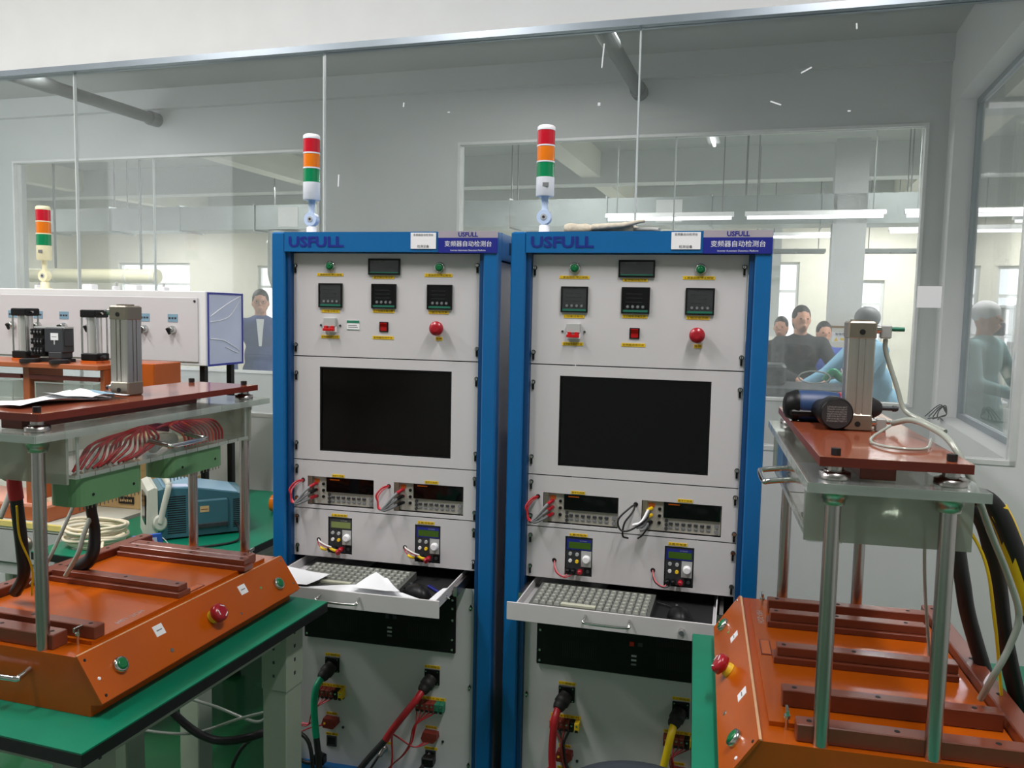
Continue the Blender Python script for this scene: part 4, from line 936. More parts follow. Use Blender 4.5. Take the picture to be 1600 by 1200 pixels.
wires(1, [(.403+.0142*k, -.020, .428) for k in range(5)], [(.405, -.035, .39), (.395, -.04, .34), (.372, -.045, .30), (.335, -.05, .262), (.325, -.055, .22)], (.31, -.06, .10), ['cable_red', 'cable_red', 'terminal_brown'], 'red wires slanting down from the right terminal block of the left rack')
wires(1, [(.428+.013*k, -.024, .334) for k in range(2)], [(.40, -.04, .325), (.35, -.045, .352), (.335, -.045, .35), (.338, -.05, .28), (.325, -.055, .21)], (.30, -.06, .10), ['cable_red'], 'red wire loop from the lower right terminal block of the left rack')
wires(2, [(.097+.0142*k, -.020, .428) for k in range(4)], [(.125, -.035, .39), (.135, -.04, .34), (.16, -.05, .31)], (.215, -.06, .25), ['terminal_brown', 'cable_black'], 'dark red wires slanting right from the left terminal block of the right rack', .0035)
wires(2, [(.415+.0142*k, -.020, .428) for k in range(5)], [(.425, -.035, .40), (.44, -.04, .35), (.455, -.045, .29)], (.47, -.05, .18), ['terminal_brown', 'cable_red'], 'red wires under the right terminal block of the right rack')
wires(2, [(.09, -.05, .33)], [(.075, -.055, .31), (.06, -.06, .28)], (.03, -.065, .2), ['cable_pink'], 'thin pink wire beside the red sleeve of the right rack')
def plug(i, pts, label, r=.016, m='black_plastic', tail=.006):
    o0 = RP(i, *pts[0]); t = thing('socket_plug', o0, label, 'plug', 'plugs in the lower rack sockets', RZ[i])
    MB().box(-.018, .018, -.03, .0, -.03, .0, m, .004).build('plug_body', t)
    MB().tube([Vector(q)-Vector(pts[0]) for q in pts], tail, 'cable_black', 8, 6).build('tail', t)
plug(1, [(.44, -.004, .292), (.425, -.034, .262), (.40, -.05, .22), (.38, -.06, .10), (.38, -.06, .01)], 'black plug in the lower right socket of the left rack')
plug(1, [(.105, -.03, .262), (.08, -.05, .235), (.04, -.055, .245), (.0, -.055, .285), (-.03, -.05, .33)], 'black plug hanging under the lower left socket of the left rack')
cable('data_cable', [RP(1, .286, -.028, .272), RP(1, .27, -.05, .24), RP(1, .25, -.07, .18), RP(1, .24, -.09, .02)], .0038, 'cable_black', 'thin black cable at the round grey connector of the left rack')
# stool seat between the racks and the camera
s_ = thing('work_stool', (.39, -.64, 0), 'round dark blue stool seat at the bottom edge before the right rack', 'stool')
MB().rings((0, 0, .562), (0, 0, 1), [(0, .15), (.012, .168), (.045, .17), (.062, .160), (.070, .13), (.072, .02)], 40, 'machine_dark').build('seat', s_)
MB().cyl((0, 0, .36), (0, 0, .562), .022, 'chrome', 16).build('post', s_)
for k in range(5):
    a = k*2*PI/5; MB().tube([(0, 0, .36), (.05*math.cos(a), .05*math.sin(a), .30), (.17*math.cos(a), .17*math.sin(a), .02), (.19*math.cos(a), .19*math.sin(a), .006)], .011, 'dark_grey', 10).build('leg', s_)

# ------------------------------------------------------------------ rear bench area on the left
da = thing('drawer_bench', (-1.64, .17, 0), 'grey bench with drawers and yellow taped front edge behind the left press fixture', 'workbench', None, 0)
MB().box(-1.1, 0, 0, .74, .772, .80, 'scope_cream').build('worktop', da)
MB().box(-1.1, -.02, -.003, .012, .782, .801, 'tape_yellow').build('tape_edge', da)
for k in range(2):
    x0 = -1.08+k*.545
    dd = MB().box(x0, x0+.53, .002, .30, .645, .768, 'light_grey', .003).build('drawer', da)
    MB().rings((x0+.265, .002, .725), (0, -1, 0), [(0, .026), (.006, .026), (.010, .020), (.018, .018)], 20, 'alu_end').box((x0+.265)-.008, (x0+.265)+.008, -.034, -.012, .718, .735, 'chrome', .003).build('drawer_lock', dd)
MB().box(-1.09, -.01, .01, .02, .60, .64, 'light_grey').box(-1.09, -1.08, .02, .72, .60, .772, 'light_grey').box(-.02, -.01, .02, .72, .60, .772, 'light_grey').build('frame', da)
for a in (-1.08, -.07):
    for b in (.02, .67): MB().box(a, a+.05, b, b+.05, 0, .60, 'leg_green', .003).build('leg', da)
# low orange fixture body with pink sheet, cylinders above it
t3 = thing('press_fixture', (-1.72, .20, .801), 'orange press fixture with two black capped glass cylinders, below the white cabinet', 'test fixture')
MB().box(-.75, -.12, 0, .22, 0, .052, 'orange_dull', .002).build('base_box', t3)
MB().box(-.75, -.122, .002, .22, .052, .060, 'plate_pink').build('pink_sheet', t3)
for a, b in ((-.30, .12), (-.17, .08), (-.6, .1)): MB().cyl((a, b, .060), (a, b, .070), .024, 'cable_cream', 20).build('foot_pad', t3)
for a, b in ((-.235, -.205), (-.73, -.70), (.10, .118)):
    MB().box(a, b, .02, .18, .060 if b < .05 else .39, .562, 'orange_dull', .002).build('upright', t3)
MB().box(-.75, .12, -.01, .21, .562, .580, 'orange_dull', .002).build('top_plate', t3)
MB().box(.12, .30, .05, .20, .50, .590, 'orange_board', .003).build('side_box', t3)
MB().box(-.74, -.24, .015, .03, .52, .535, 'brown_face').box(-.20, .10, .015, .03, .52, .535, 'brown_face').build('cross_bar', t3)
for a, b in ((-.70, -.27), (-.17, .08)):
    q = MB().box(a, b, .01, .013, .43, .51, 'acrylic').box(a, b, .15, .153, .43, .51, 'acrylic').box(a, a+.003, .013, .15, .43, .51, 'acrylic').box(b-.003, b, .013, .15, .43, .51, 'acrylic')
    q.box(a-.001, b+.001, .008, .0105, .507, .512, 'acrylic_edge').box(a-.001, b+.001, .008, .0105, .428, .433, 'acrylic_edge').box(a-.001, a+.004, .008, .0105, .433, .507, 'acrylic_edge').box(b-.004, b+.001, .008, .0105, .433, .507, 'acrylic_edge')
    q.build('acrylic_box', t3)
for cx in (.012, -.295):
    c = MB().cyl((cx, .10, .598), (cx, .10, .745), .025, 'barrel_glass', 32).build('barrel', t3)
    MB().box(cx-.034, cx+.034, .066, .134, .580, .589, 'orange_edge').box(cx-.034, cx+.034, .066, .134, .589, .616, 'black_plastic', .003).build('end_cap', c)
    MB().box(cx-.034, cx+.034, .066, .134, .745, .773, 'black_plastic', .003).build('end_cap', c)
    for i in (-1, 1):
        for j in (-1, 1): MB().cyl((cx+i*.029, .10+j*.029, .61), (cx+i*.029, .10+j*.029, .75), .0035, 'chrome', 8).build('tie_rod', c)
    MB().cyl((cx+.033, .09, .60), (cx+.055, .085, .606), .006, 'dark_grey', 8).cyl((cx+.033, .09, .76), (cx+.045, .09, .76), .004, 'steel', 8).build('air_fitting', c)
MB().tube([(.165, .06, .59), (.16, .03, .64), (.17, .03, .66), (.2, .02, .60), (.21, .01, .50)], .007, 'cable_white', 8).build('hose', t3)
# contactor with round feet
ct = thing('contactor', (-1.865, .275, 1.3815), 'black contactor block with a white label between the two glass cylinders', 'switchgear')
MB().box(-.088, .088, -.03, .03, 0, .012, 'black_matte').build('foot_plate', ct)
MB().box(-.02, .083, -.035, .03, .035, .128, 'dark_grey', .004).box(.0, .075, -.036, .03, .012, .040, 'dark_grey', .004).box(.083, .088, -.03, .02, .06, .115, 'dark_grey', .002).build('coil_housing', ct)
m = MB().box(-.086, -.02, -.03, .025, .02, .125, 'black_plastic', .003)
for k in range(4):
    for z in (.03, .065, .1): m.box(-.088+k*.017, -.077+k*.017, -.042, -.028, z, z+.022, 'black_matte', .002).cyl((-.0825+k*.017, -.042, z+.011), (-.0825+k*.017, -.0435, z+.011), .0035, 'mid_grey', 8)
m.build('terminal_stack', ct)
MB().box(.018, .058, -.0375, -.0352, .082, .108, 'label_white').box(.024, .05, -.0379, -.0375, .094, .096, 'mid_grey').box(.034, .040, -.0375, -.0352, .066, .082, 'light_grey').build('white_label', ct)
MB().box(-.08, .085, -.028, .025, .125, .131, 'light_grey').build('top_strip', ct); ct.scale = (.82, .82, .98)
for k, x in enumerate((-1.975+.06, -1.785)):
    tag(MB().cyl((0, 0, 0), (0, 0, .011), .034, 'black_rubber', 24).cyl((0, 0, .011), (0, 0, .013), .028, 'dark_grey', 24).build('rubber_disc', None, (x, .215, 1.3815)), ('black rubber disc at the left foot of the black contactor', 'black rubber disc at the right foot of the black contactor')[k], 'disc', 'rubber discs on the orange plate')
# kraft boxes
for k, (x, y, w_, d_, h_, z, rz, lab) in enumerate([(-1.730, .60, .30, .26, .095, .8005, .03, 'brown cardboard box with dark badge, lowest of the stack behind the cream cable coil'),
        (-1.735, .60, .29, .25, .085, .8965, -.02, 'brown cardboard box with small dark print, middle of the stack left of the oscilloscope'), (-1.715, .60, .27, .24, .085, .9825, .04, 'plain brown cardboard box, topmost of the stack left of the oscilloscope')]):
    t = thing('cardboard_box', (x, y, z), lab, 'box', 'cardboard boxes on the rear bench', rz)
    MB().box(-w_/2, w_/2, -d_/2, d_/2, 0, h_-.004, 'kraft', .002).build('carton', t)
    MB().box(-w_/2-.002, w_/2+.002, -d_/2-.002, d_/2+.002, h_-.028, h_, 'kraft', .002).build('lid', t)
    q = MB()
    if k == 0:
        q.obox((0, -d_/2-.003, .034), (1, 0, 0), (0, 1, 0), (0, 0, 1), .034, .0012, .014, 'ink')
        for a in range(7): q.box(-.027+a*.008, -.0225+a*.008, -d_/2-.0055, -d_/2-.0042, .028+(a % 3)*.001, .039-(a % 2)*.002, 'kraft')
    else:
        for a in range(5): q.box(-.03+a*.012, -.022+a*.012, -d_/2-.0005 if 0 else -d_/2-.001, -d_/2, .022, .030, 'ink')
    q.build('printed_mark', t)
# oscilloscope
A_ = math.radians(44)
t = thing('oscilloscope', (-1.315, .12, .8005), 'teal oscilloscope with cream front bezel and carrying handle on the rear bench', 'oscilloscope', None, A_); t.scale = (.74, .74, .92)
L_ = .40
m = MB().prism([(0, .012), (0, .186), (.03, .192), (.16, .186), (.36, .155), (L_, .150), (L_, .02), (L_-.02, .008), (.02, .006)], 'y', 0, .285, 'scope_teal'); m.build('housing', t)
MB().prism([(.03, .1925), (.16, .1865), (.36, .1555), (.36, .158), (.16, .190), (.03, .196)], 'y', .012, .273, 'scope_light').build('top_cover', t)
MB().prism([(-.045, .0), (-.038, .19), (-.010, .200), (.004, .196), (.004, .004)], 'y', -.006, .291, 'scope_cream').build('front_bezel', t)
MB().box(-.0475, -.043, .03, .17, .06, .17, 'screen_black').build('screen', t)
v = MB()
for k in range(17): v.box(.045, .125, -.0008, .001, .022+k*.0085, .026+k*.0085, 'black_matte')
for k in range(15): v.box(.335, .385, -.0008, .001, .025+k*.0075, .0285+k*.0075, 'black_matte')
tag(v.build('vent_slots', t), kind='stuff')
MB().box(.145, .315, -.010, .002, .03, .142, 'scope_teal', .006).box(.15, .31, -.012, -.009, .034, .052, 'dark_grey', .002).build('side_cover', t)
MB().box(.185, .225, -.0112, -.0095, .095, .118, 'kraft').box(.19, .22, -.0116, -.0112, .104, .107, 'terminal_brown').build('sticker', t)
MB().obox((.095, .06, .1935), (.998, 0, -.05), (0, 1, 0), (.05, 0, .998), .045, .030, .0006, 'board_violet').build('sticker', t)
hd = MB().rings((.012, -.004, .07), (0, -1, 0), [(0, .030), (.014, .030), (.018, .024)], 26, 'scope_cream')
hd.build('handle_pivot', t)
MB().tube([(.012, -.016, .07), (.028, -.017, .13), (.045, -.017, .185), (.05, -.010, .205), (.05, .02, .213), (.05, .265, .213), (.05, .295, .205), (.045, .301, .185), (.012, .30, .07)], .0135, 'scope_cream', 10, 5).build('carry_handle', t)
for a, b in ((.03, .02), (.03, .26), (.36, .02), (.36, .26)): MB().cyl((a, b, 0), (a, b, .009), .012, 'black_rubber', 12).build('foot', t)
for k in range(5): MB().cyl((.16+k*.028, -.0085, .043), (.16+k*.028, -.0155, .043), .007, 'dark_grey', 12).build('rear_socket', t)
cable('mains_lead', [(-1.135, .30, .84), (-1.10, .27, .83), (-1.06, .20, .806), (-1.12, .10, .806), (-1.20, .05, .806)], .004, 'cable_black', 'black mains lead curling from the oscilloscope onto the green mat')
# cable coil
t = thing('cable_coil', (-1.485, .035, .8005), 'coil of cream coloured cable lying on the rear bench left of the oscilloscope', 'cable coil')
for k in range(9):
    P = []; rx, ry = .085+.006*(k % 5), .075+.007*(k % 4)
    for a in range(17):
        an = a*2*PI/16+.3*k; P.append((rx*math.cos(an)+.004*math.sin(3*an+k), ry*math.sin(an)+.004*math.cos(2*an+k), .007+.0075*k+.004*math.sin(an*2+k)))
    MB().tube(P, .0048, 'cable_cream', 8, 3).build('loop', t)
MB().tube([(.07, -.05, .03), (.11, -.10, .02), (.14, -.11, .012)], .0048, 'cable_cream', 8).build('cable_end', t); MB().cyl((.14, -.11, .012), (.165, -.105, .010), .009, 'pouch_blue', 12).build('connector', t)
# blue packet, orange tape roll
t = thing('blue_packet', (-1.255, .0, .8005), 'small blue and white packet standing before the oscilloscope', 'packet', None, .35)
m = MB().obox((0, 0, .032), (1, 0, .12), (0, 1, .15), (-.12, -.15, 1), .045, .004, .028, 'pouch_blue'); m.build('pouch', t)
m = MB().obox((-.004, -.0085, .032), (1, 0, .12), (0, 1, .15), (-.12, -.15, 1), .036, .0008, .017, 'board_violet')
m.rings((.012, -.0088, .034), (0, -1, -.15), [(0, .014), (.001, .014)], 6, 'cable_pink').rings((-.024, -.0088, .030), (0, -1, -.15), [(0, .010), (.001, .010)], 6, 'tape_yellow'); m.build('printed_face', t)
MB().tube([(.044, 0, .05), (.058, 0, .035), (.07, -.004, .018)], .0015, 'cable_white', 6).build('string', t)
t = thing('tape_roll', (-1.155, .62, .8005), 'orange tape roll standing at the far side of the rear bench behind the steel column', 'tape roll')
MB().cyl((-.02, 0, .034), (.025, .0, .034), .034, 'orange_lens', 28).build('roll', t); MB().cyl((-.021, 0, .034), (.026, 0, .034), .016, 'kraft', 20).build('core', t)
# ------------------------------------------------------------------ white control cabinet
t = thing('control_cabinet', (-1.418, .55, 1.365), 'long white control cabinet with row of knob locks on a stand at the left', 'cabinet')
MB().box(-1.5, 0, 0, .25, 0, .287, 'wall_white', .003).build('housing', t)
dr_ = MB().box(-1.30, -.032, -.006, 0, .014, .262, 'panel_grey', .002).build('door', t)
MB().cyl((-.045, -.006, .248), (-.045, -.008, .248), .005, 'dark_grey', 10).build('door_screw', dr_)
for k in range(8):
    x = -.143-k*.127; z = .137
    kb = MB().rings((x, -.006, z), (0, -1, 0), [(0, .016), (.006, .016), (.010, .013), (.020, .012), (.022, .009)], 20, 'chrome').cyl((x, -.028, z), (x, -.029, z), .006, 'black_matte', 12).obox((x-.004, -.03, z-.006), (.5, 0, -.8), (0, 1, 0), (.8, 0, .5), .013, .003, .004, 'black_plastic')
    kb.build('key_switch', dr_)
    lb = MB().box(x-.022, x+.022, -.0075, -.006, z+.030, z+.060, 'scope_light')
    for a in range(3): lb.box(x-.018+a*.013, x-.009+a*.013, -.008, -.0075, z+.041, z+.048, 'dark_grey')
    lb.build('switch_label', dr_)
m = MB().box(.0005, .002, .006, .244, -.002, .284, 'board_violet')
m.build('clear_sheet', t)
MB().box(.002, .0045, .006, .244, .276, .284, 'frame_blue').box(.002, .0045, .006, .244, -.002, .006, 'frame_blue').box(.002, .0045, .006, .014, .006, .276, 'frame_blue').box(.002, .0045, .236, .244, .006, .276, 'frame_blue').build('blue_border', t)
sm = MB()
for P in ([(.004, .02, .19), (.004, .12, .235), (.004, .20, .265), (.004, .226, .272)], [(.004, .02, .17), (.004, .10, .178), (.004, .16, .20), (.004, .225, .262)], [(.004, .02, .105), (.004, .10, .098), (.004, .14, .085), (.004, .21, .055), (.004, .2, .045), (.004, .12, .07)]): sm.tube(P, .0016, 'label_white', 6, 5)
tag(sm.build('film_creases', t), kind='stuff')
for a, b in ((-1.48, .02), (-.04, .19), (-1.48, .2), (-.045, .02)):
    MB().box(a, a+.022, b, b+.022, -.563, 0, 'black_plastic').build('stand_leg', t)
a = make_tower((-2.251, .64, 1.6525), 0, 'signal tower with cream coloured base standing on the white control cabinet', 0, True, True); a.scale = (.88,)*3
for k, (x, w_) in enumerate(((-2.34, .015), (-2.08, .05), (-1.95, .012), (-1.86, .05), (-1.72, .03))):
    tag(MB().box(-w_/2, w_/2, -.02, .02, 0, .018+.006*(k % 2), 'label_white', .003).cyl((0, 0, .018), (0, 0, .026+.004*(k % 3)), .005, 'light_grey', 10).build('cable_gland', None, (x, .70, 1.6525)), ('small white gland on the cabinet top left of the cream tower', 'white gland block on the cabinet top right of the cream tower', 'narrow white gland on the cabinet top, third from the left', 'wide white gland block on the cabinet top above the contactor', 'white gland block on the cabinet top nearest the metal cylinder')[k], 'fitting', 'glands on the cabinet top')
# ------------------------------------------------------------------ hoses and cable under the left bench
G = 'lines under the left bench'
cable('air_hose', [(-1.10, -.30, .60), (-.99, -.25, .49), (-.833, -.25, .461), (-.71, -.25, .437), (-.665, -.25, .473), (-.62, -.25, .53)], .0045, 'hose_clear', 'clear hose under the left bench slanting down to the right', G, 'hose')
cable('air_hose', [(-1.16, -.27, .375), (-1.037, -.27, .368), (-.897, -.27, .385), (-.751, -.27, .449), (-.63, -.27, .50), (-.60, -.27, .55)], .0045, 'hose_clear', 'clear hose under the left bench rising to the right', G, 'hose')
cable('power_cable', [(-1.08, -.30, .60), (-.99, -.28, .47), (-.907, -.28, .407), (-.834, -.28, .382), (-.76, -.27, .386), (-.70, -.22, .395), (-.70, -.14, .40), (-.76, 0, .36)], .0115, 'cable_black', 'thick black cable sagging under the left bench', G)
cable('power_cable', [(-1.0, -.06, .02), (-.92, -.1, .10), (-.86, -.12, .24), (-.80, -.12, .31), (-.70, -.12, .35), (-.62, -.12, .33), (-.60, -.12, .2)], .006, 'cable_black', 'thin black cable arching up from the floor behind the bench leg', G)
fb = thing('film_bag', (-.72, -1.26, .34), 'crumpled clear plastic film bag hanging under the near edge of the left bench', 'bag')
vs = []; fs = []; n = 22
for a in range(n+1):
    for b in range(n+1):
        u, v = a/n, b/n; vs.append((-.28+.50*u, -.05+.05*math.sin(7*u+5*v)+.03*math.sin(17*u-9*v)+.015*math.sin(31*v+11*u), .47*v-.02*math.sin(9*u)))
for a in range(n):
    for b in range(n): k = a*(n+1)+b; fs.append((k, k+n+1, k+n+2, k+1))
MB().add(vs, fs, 'poly_film', True).build('front_film', fb)
MB().add([(x, y+.10+.03*math.sin(9*x+4*z), z) for x, y, z in vs], fs, 'poly_film', True).build('rear_film', fb)
# coil of wire on the corridor window sill, paper sheet on the column
t = thing('wire_tangle', (0, 0, 0), 'small tangle of black wire on the sill of the corridor window at the right', 'wires', None, BA)
for k in range(4): MB().tube([(1.50-.02*k, 2.70, 1.082), (1.505, 2.68, 1.12+.01*k), (1.53, 2.66, 1.15-.01*k), (1.54, 2.68, 1.10), (1.515, 2.70, 1.083), (1.44+.02*k, 2.60-.02*k, 1.083)], .003, 'cable_black', 6, 5).build('wire', t)
bpy.context.view_layer.update()
tag(MB().box(1.116, 1.194, NY+.0176, NY+.0192, 1.642, 1.717, 'label_white').build('paper_notice', None, (0, 0, 0), (0, 0, BA)), 'blank white paper sheet taped on the glass partition above the right fixture', 'paper')

# ------------------------------------------------------------------ assembly hall contents (building axes)
def hall(o): o.rotation_euler = (0, 0, BA); return o
def hthing(name, x, y, z, label, cat, group=None, rz=0):
    c, s = math.cos(BA), math.sin(BA); return thing(name, (x*c-y*s, x*s+y*c, z), label, cat, group, BA+rz)
# supply duct
t = hthing('air_duct', 0, 7, 2.56, 'long rectangular zinc air duct running across the hall ceiling', 'duct')
k = 0; x = -9.0
while x < 2.2:
    MB().box(x+.006, min(x+1.12, 2.25)-.006, 0, .45, 0, .30, 'duct_zinc').build('duct_section', t)
    MB().box(x-.012, x+.006, -.02, .47, -.02, .32, 'duct_zinc').build('flange', t); x += 1.12
for x in (-7.9, -4.6, -2.3, .3, 1.9): MB().box(x, x+.012, .1, .11, .3, 1.19, 'conduit_grey').box(x, x+.012, .34, .35, .3, 1.19, 'conduit_grey').build('hanger', t)
for x in (-5.3, -.62): MB().box(x, x+.28, -.006, 0, .03, .27, 'white_metal').build('grille', t)
t = hthing('round_duct', -5.35, 7.2, 0, 'round grey duct dropping from the ceiling duct beside the left rack', 'duct')
MB().tube([(0, 0, 2.55), (0, 0, 2.2), (.02, -.02, 1.98), (.15, -.05, 1.86), (.6, -.1, 1.84)], .2, 'duct_zinc', 20, 5).build('bend', t)
t = hthing('round_duct', -7.0, 6.2, 1.93, 'pale horizontal round duct low in the hall behind the cream signal tower', 'duct')
MB().cyl((-1.6, 0, 0), (.55, 0, 0), .085, 'tower_cream', 20).build('pipe', t)
for a in (-1, .1, .5): MB().rings((a, 0, 0), (1, 0, 0), [(0, .092), (.03, .092)], 20, 'wall_cream').build('collar', t)
MB().box(-1.0, -.98, -.01, .01, .085, 1.82, 'conduit_grey').box(.3, .32, -.01, .01, .085, 1.82, 'conduit_grey').build('hanger', t)
# lamps
spots = [(-.35, 5.9, 2.52, 0), (.95, 5.9, 2.52, 0), (2.3, 5.9, 2.52, 0), (-4.1, 8.3, 2.5, 0), (-5.7, 8.3, 2.5, 0), (2.6, 9.5, 2.72, 0), (3.5, 7.4, 2.62, 0), (3.4, 9.6, 2.75, 0), (2.9, 6.6, 2.45, 0), (.1, 4.6, 3.05, 1.57), (-2.55, 4.3, 3.05, 1.57), (-6.3, 10.5, 2.55, 0), (.9, 9.0, 2.62, 0)]
labs = ['lit tube lamp above the right rack, nearest the tower', 'lit tube lamp right of the right rack blue plate', 'lit tube lamp behind the corridor corner', 'lit tube lamp above the man in the navy suit', 'lit tube lamp deep in the hall, left window', 'lit tube lamp far right in the hall beyond the column', 'upper lit tube lamp seen through the right side window', 'farther lit tube lamp seen through the right side window', 'lower lit tube lamp seen through the right side window', 'lit tube lamp pointing away from the camera in the right window', 'lit tube lamp pointing away from the camera beside the left tower', 'small far lit tube lamp at the left of the hall', 'far lit tube lamp between the right tower and the column']
for (x, y, z, rz), lb in zip(spots, labs):
    t = hthing('tube_lamp', x, y, z, lb, 'lamp', 'tube lamps in the assembly hall', rz)
    MB().prism([(-.05, 0), (-.03, .04), (.03, .04), (.05, 0)], 'x', -.6, .6, 'white_metal').build('reflector', t)
    MB().cyl((-.58, 0, -.016), (.58, 0, -.016), .014, 'tube_lit', 12).build('tube', t)
    MB().box(-.5, -.49, -.004, .004, .04, HZ-z-.34 if 0 else min(HZ-z-.01, 1.2), 'conduit_grey').build('hanger', t); MB().box(.49, .5, -.004, .004, .04, min(HZ-z-.01, 1.2), 'conduit_grey').build('hanger', t)
# cable trays
for k, (x0, x1, y, z, lb) in enumerate([(-6.5, -4.3, 9.4, 2.36, 'grey cable tray across the hall left of the racks'), (.5, 1.3, 10.2, 2.5, 'grey cable tray between the right rack and the hall column'), (1.75, 2.9, 10.2, 2.5, 'grey cable tray right of the hall column')]):
    t = hthing('cable_tray', x0, y, z, lb, 'cable tray', 'cable trays in the hall')
    for j in (0, .3): MB().box(0, x1-x0, j, j+.03, 0, .05, 'conduit_grey').build('side_rail', t)
    for q in range(int((x1-x0)/.3)): MB().box(.1+q*.3, .13+q*.3, .03, .3, 0, .02, 'conduit_grey').build('rung', t)
    for q in (.1, x1-x0-.1): MB().box(q, q+.012, .15, .16, .02, HZ-z, 'conduit_grey').build('hanger', t)
# columns
for k, (x, y, w_) in enumerate(((1.18, 7.0, .32), (-4.95, 7.9, .35), (.42, 11.0, .3))):
    struct('trim_%d' % (9+k), MB().box(x, x+w_, y, y+.32, 0, HZ-.34, 'wall_grey'))
# wall cabinet with warning sign at the column
t = hthing('distribution_box', 1.17, 6.72, 0, 'beige electrical cabinet with yellow warning sign before the hall column', 'cabinet')
MB().box(0, .26, 0, .26, .9, 1.52, 'kraft_dark').box(.0, .26, 0, .26, 0, .9, 'light_grey').build('housing', t); MB().box(.012, .248, -.006, 0, .92, 1.50, 'wall_cream').build('door', t)
MB().box(.04, .22, -.008, -.006, 1.36, 1.46, 'label_white').prism([(.06, 1.37), (.10, 1.37), (.08, 1.41)], 'y', -.010, -.008, 'sign_yellow').box(.12, .2, -.010, -.008, 1.38, 1.40, 'sign_yellow').text('有电危险', .12, .02, (.13, -.0105, 1.44), 'ink').build('warning_sign', t)
# long dark assembly bench
t = hthing('assembly_bench', -.2, 3.92, 0, 'dark grey assembly bench with black cover in front of the seated workers', 'workbench')
MB().box(0, 1.35, 0, .7, 1.05, 1.10, 'machine_dark', .004).build('worktop', t); MB().box(.02, 1.33, -.004, .02, .55, 1.05, 'machine_dark').build('front_panel', t)
for a in (.03, 1.26):
    for b in (.03, .6): MB().box(a, a+.06, b, b+.06, 0, 1.05, 'dark_grey').build('leg', t)
MB().box(.05, .95, .25, .62, 1.1005, 1.25, 'machine_dark', .02).box(.2, .7, .2, .27, 1.10, 1.17, 'dark_grey', .01).build('machine_cover', t)
tg = hthing('green_tool', 1.03, 4.40, 1.1005, 'dark green hand tool with round wire guard on the assembly bench', 'tool')
MB().tube([(0, 0, .03), (.05, 0, .10), (.12, .02, .05), (.22, .03, .03)], .03, 'leg_green' if 0 else 'cable_green', 10).build('body', tg)
MB().tube([(-.08+.11*math.cos(a*.524), -.1, .06+.045*math.sin(a*.524)) for a in range(13)], .006, 'light_grey', 6, 2).build('guard_ring', tg)
# white wire racks with stock
for k, (x, y, lb) in enumerate(((1.98, 6.2, 'nearest white wire rack beyond the worker in the blue gown'), (2.28, 7.6, 'second white wire rack farther down the hall'), (2.55, 9.0, 'farthest white wire rack near the bright hall window'))):
    t = hthing('wire_rack', x, y, 0, lb, 'rack', 'white wire racks in the hall')
    for a in (0, .7):
        for b in (0, .45): MB().box(a, a+.03, b, b+.03, 0, 1.75, 'white_metal').build('post', t)
    for z in (.5, .85, 1.2, 1.45, 1.72):
        MB().box(0, .73, 0, .48, z, z+.02, 'white_metal').build('shelf', t)
    for z in (.52, .87, 1.22, 1.47):
        for q in range(3): MB().box(.06+q*.22, .22+q*.22, .06, .36, z, z+.12+.05*((q+k) % 2), ('light_grey', 'frame_blue', 'label_white', 'dark_grey')[(q+k+int(z*4)) % 4], .01).build('stock_bin', t)
# far benches
for k, (x, y, w_, lb) in enumerate(((-6.9, 8.8, 2.2, 'pale bench deep in the hall behind the white cabinet'), (.2, 9.6, 1.3, 'pale bench deep in the hall right of the right rack'), (3.35, 7.2, 2.0, 'pale bench in the hall seen through the right side window'))):
    t = hthing('far_bench', x, y, 0, lb, 'workbench', 'pale benches deep in the hall')
    MB().box(0, w_, 0, .7, .78, .82, 'white_metal').build('worktop', t); MB().box(.05, w_-.05, .6, .62, .82, 1.32, 'wall_cream').build('rear_panel', t)
    for a in (.03, w_-.08):
        for b in (.03, .6): MB().box(a, a+.05, b, b+.05, 0, .78, 'light_grey').build('leg', t)

# ------------------------------------------------------------------ people
def remesh(mb, voxel, name, m, parent, smooth=4):
    me = mb.mesh(name); o = bpy.data.objects.new(name, me); COL.objects.link(o)
    r = o.modifiers.new('r', 'REMESH'); r.mode = 'VOXEL'; r.voxel_size = voxel; r.use_smooth_shade = True
    s = o.modifiers.new('s', 'SMOOTH'); s.iterations = smooth; s.factor = .5
    dg = bpy.context.evaluated_depsgraph_get(); ev = o.evaluated_get(dg)
    me2 = bpy.data.meshes.new_from_object(ev); o.modifiers.clear(); o.data = me2; bpy.data.meshes.remove(me)
    me2.name = name; me2.materials.clear(); me2.materials.append(MAT[m])
    for p in me2.polygons: p.use_smooth = True; p.material_index = 0
    o.parent = parent; return o
def ball(mb, c, rx, ry=None, rz=None, n=16):
    ry = ry or rx; rz = rz or rx; vs = []; fs = []
    for i in range(1, n//2):
        for j in range(n):
            a, b = PI*i/(n//2), 2*PI*j/n; vs.append((c[0]+rx*math.sin(a)*math.cos(b), c[1]+ry*math.sin(a)*math.sin(b), c[2]+rz*math.cos(a)))
    R_ = n//2-1
    for i in range(R_-1):
        for j in range(n): k = (j+1) % n; fs.append((i*n+j, i*n+n+j, i*n+n+k, i*n+k))
    t_ = len(vs); vs += [(c[0], c[1], c[2]+rz), (c[0], c[1], c[2]-rz)]
    for j in range(n): k = (j+1) % n; fs.append((t_, j, k)); fs.append((t_+1, (R_-1)*n+k, (R_-1)*n+j))
    mb.add(vs, fs, 'skin', True)
def limb(mb, pts, rs, n=12):
    for (a, b), (ra, rb) in zip(zip(pts, pts[1:]), zip(rs, rs[1:])): mb.cyl(a, b, ra, 'skin', n, rb)
    for p, r in zip(pts, rs): ball(mb, p, r*.99, n=12)
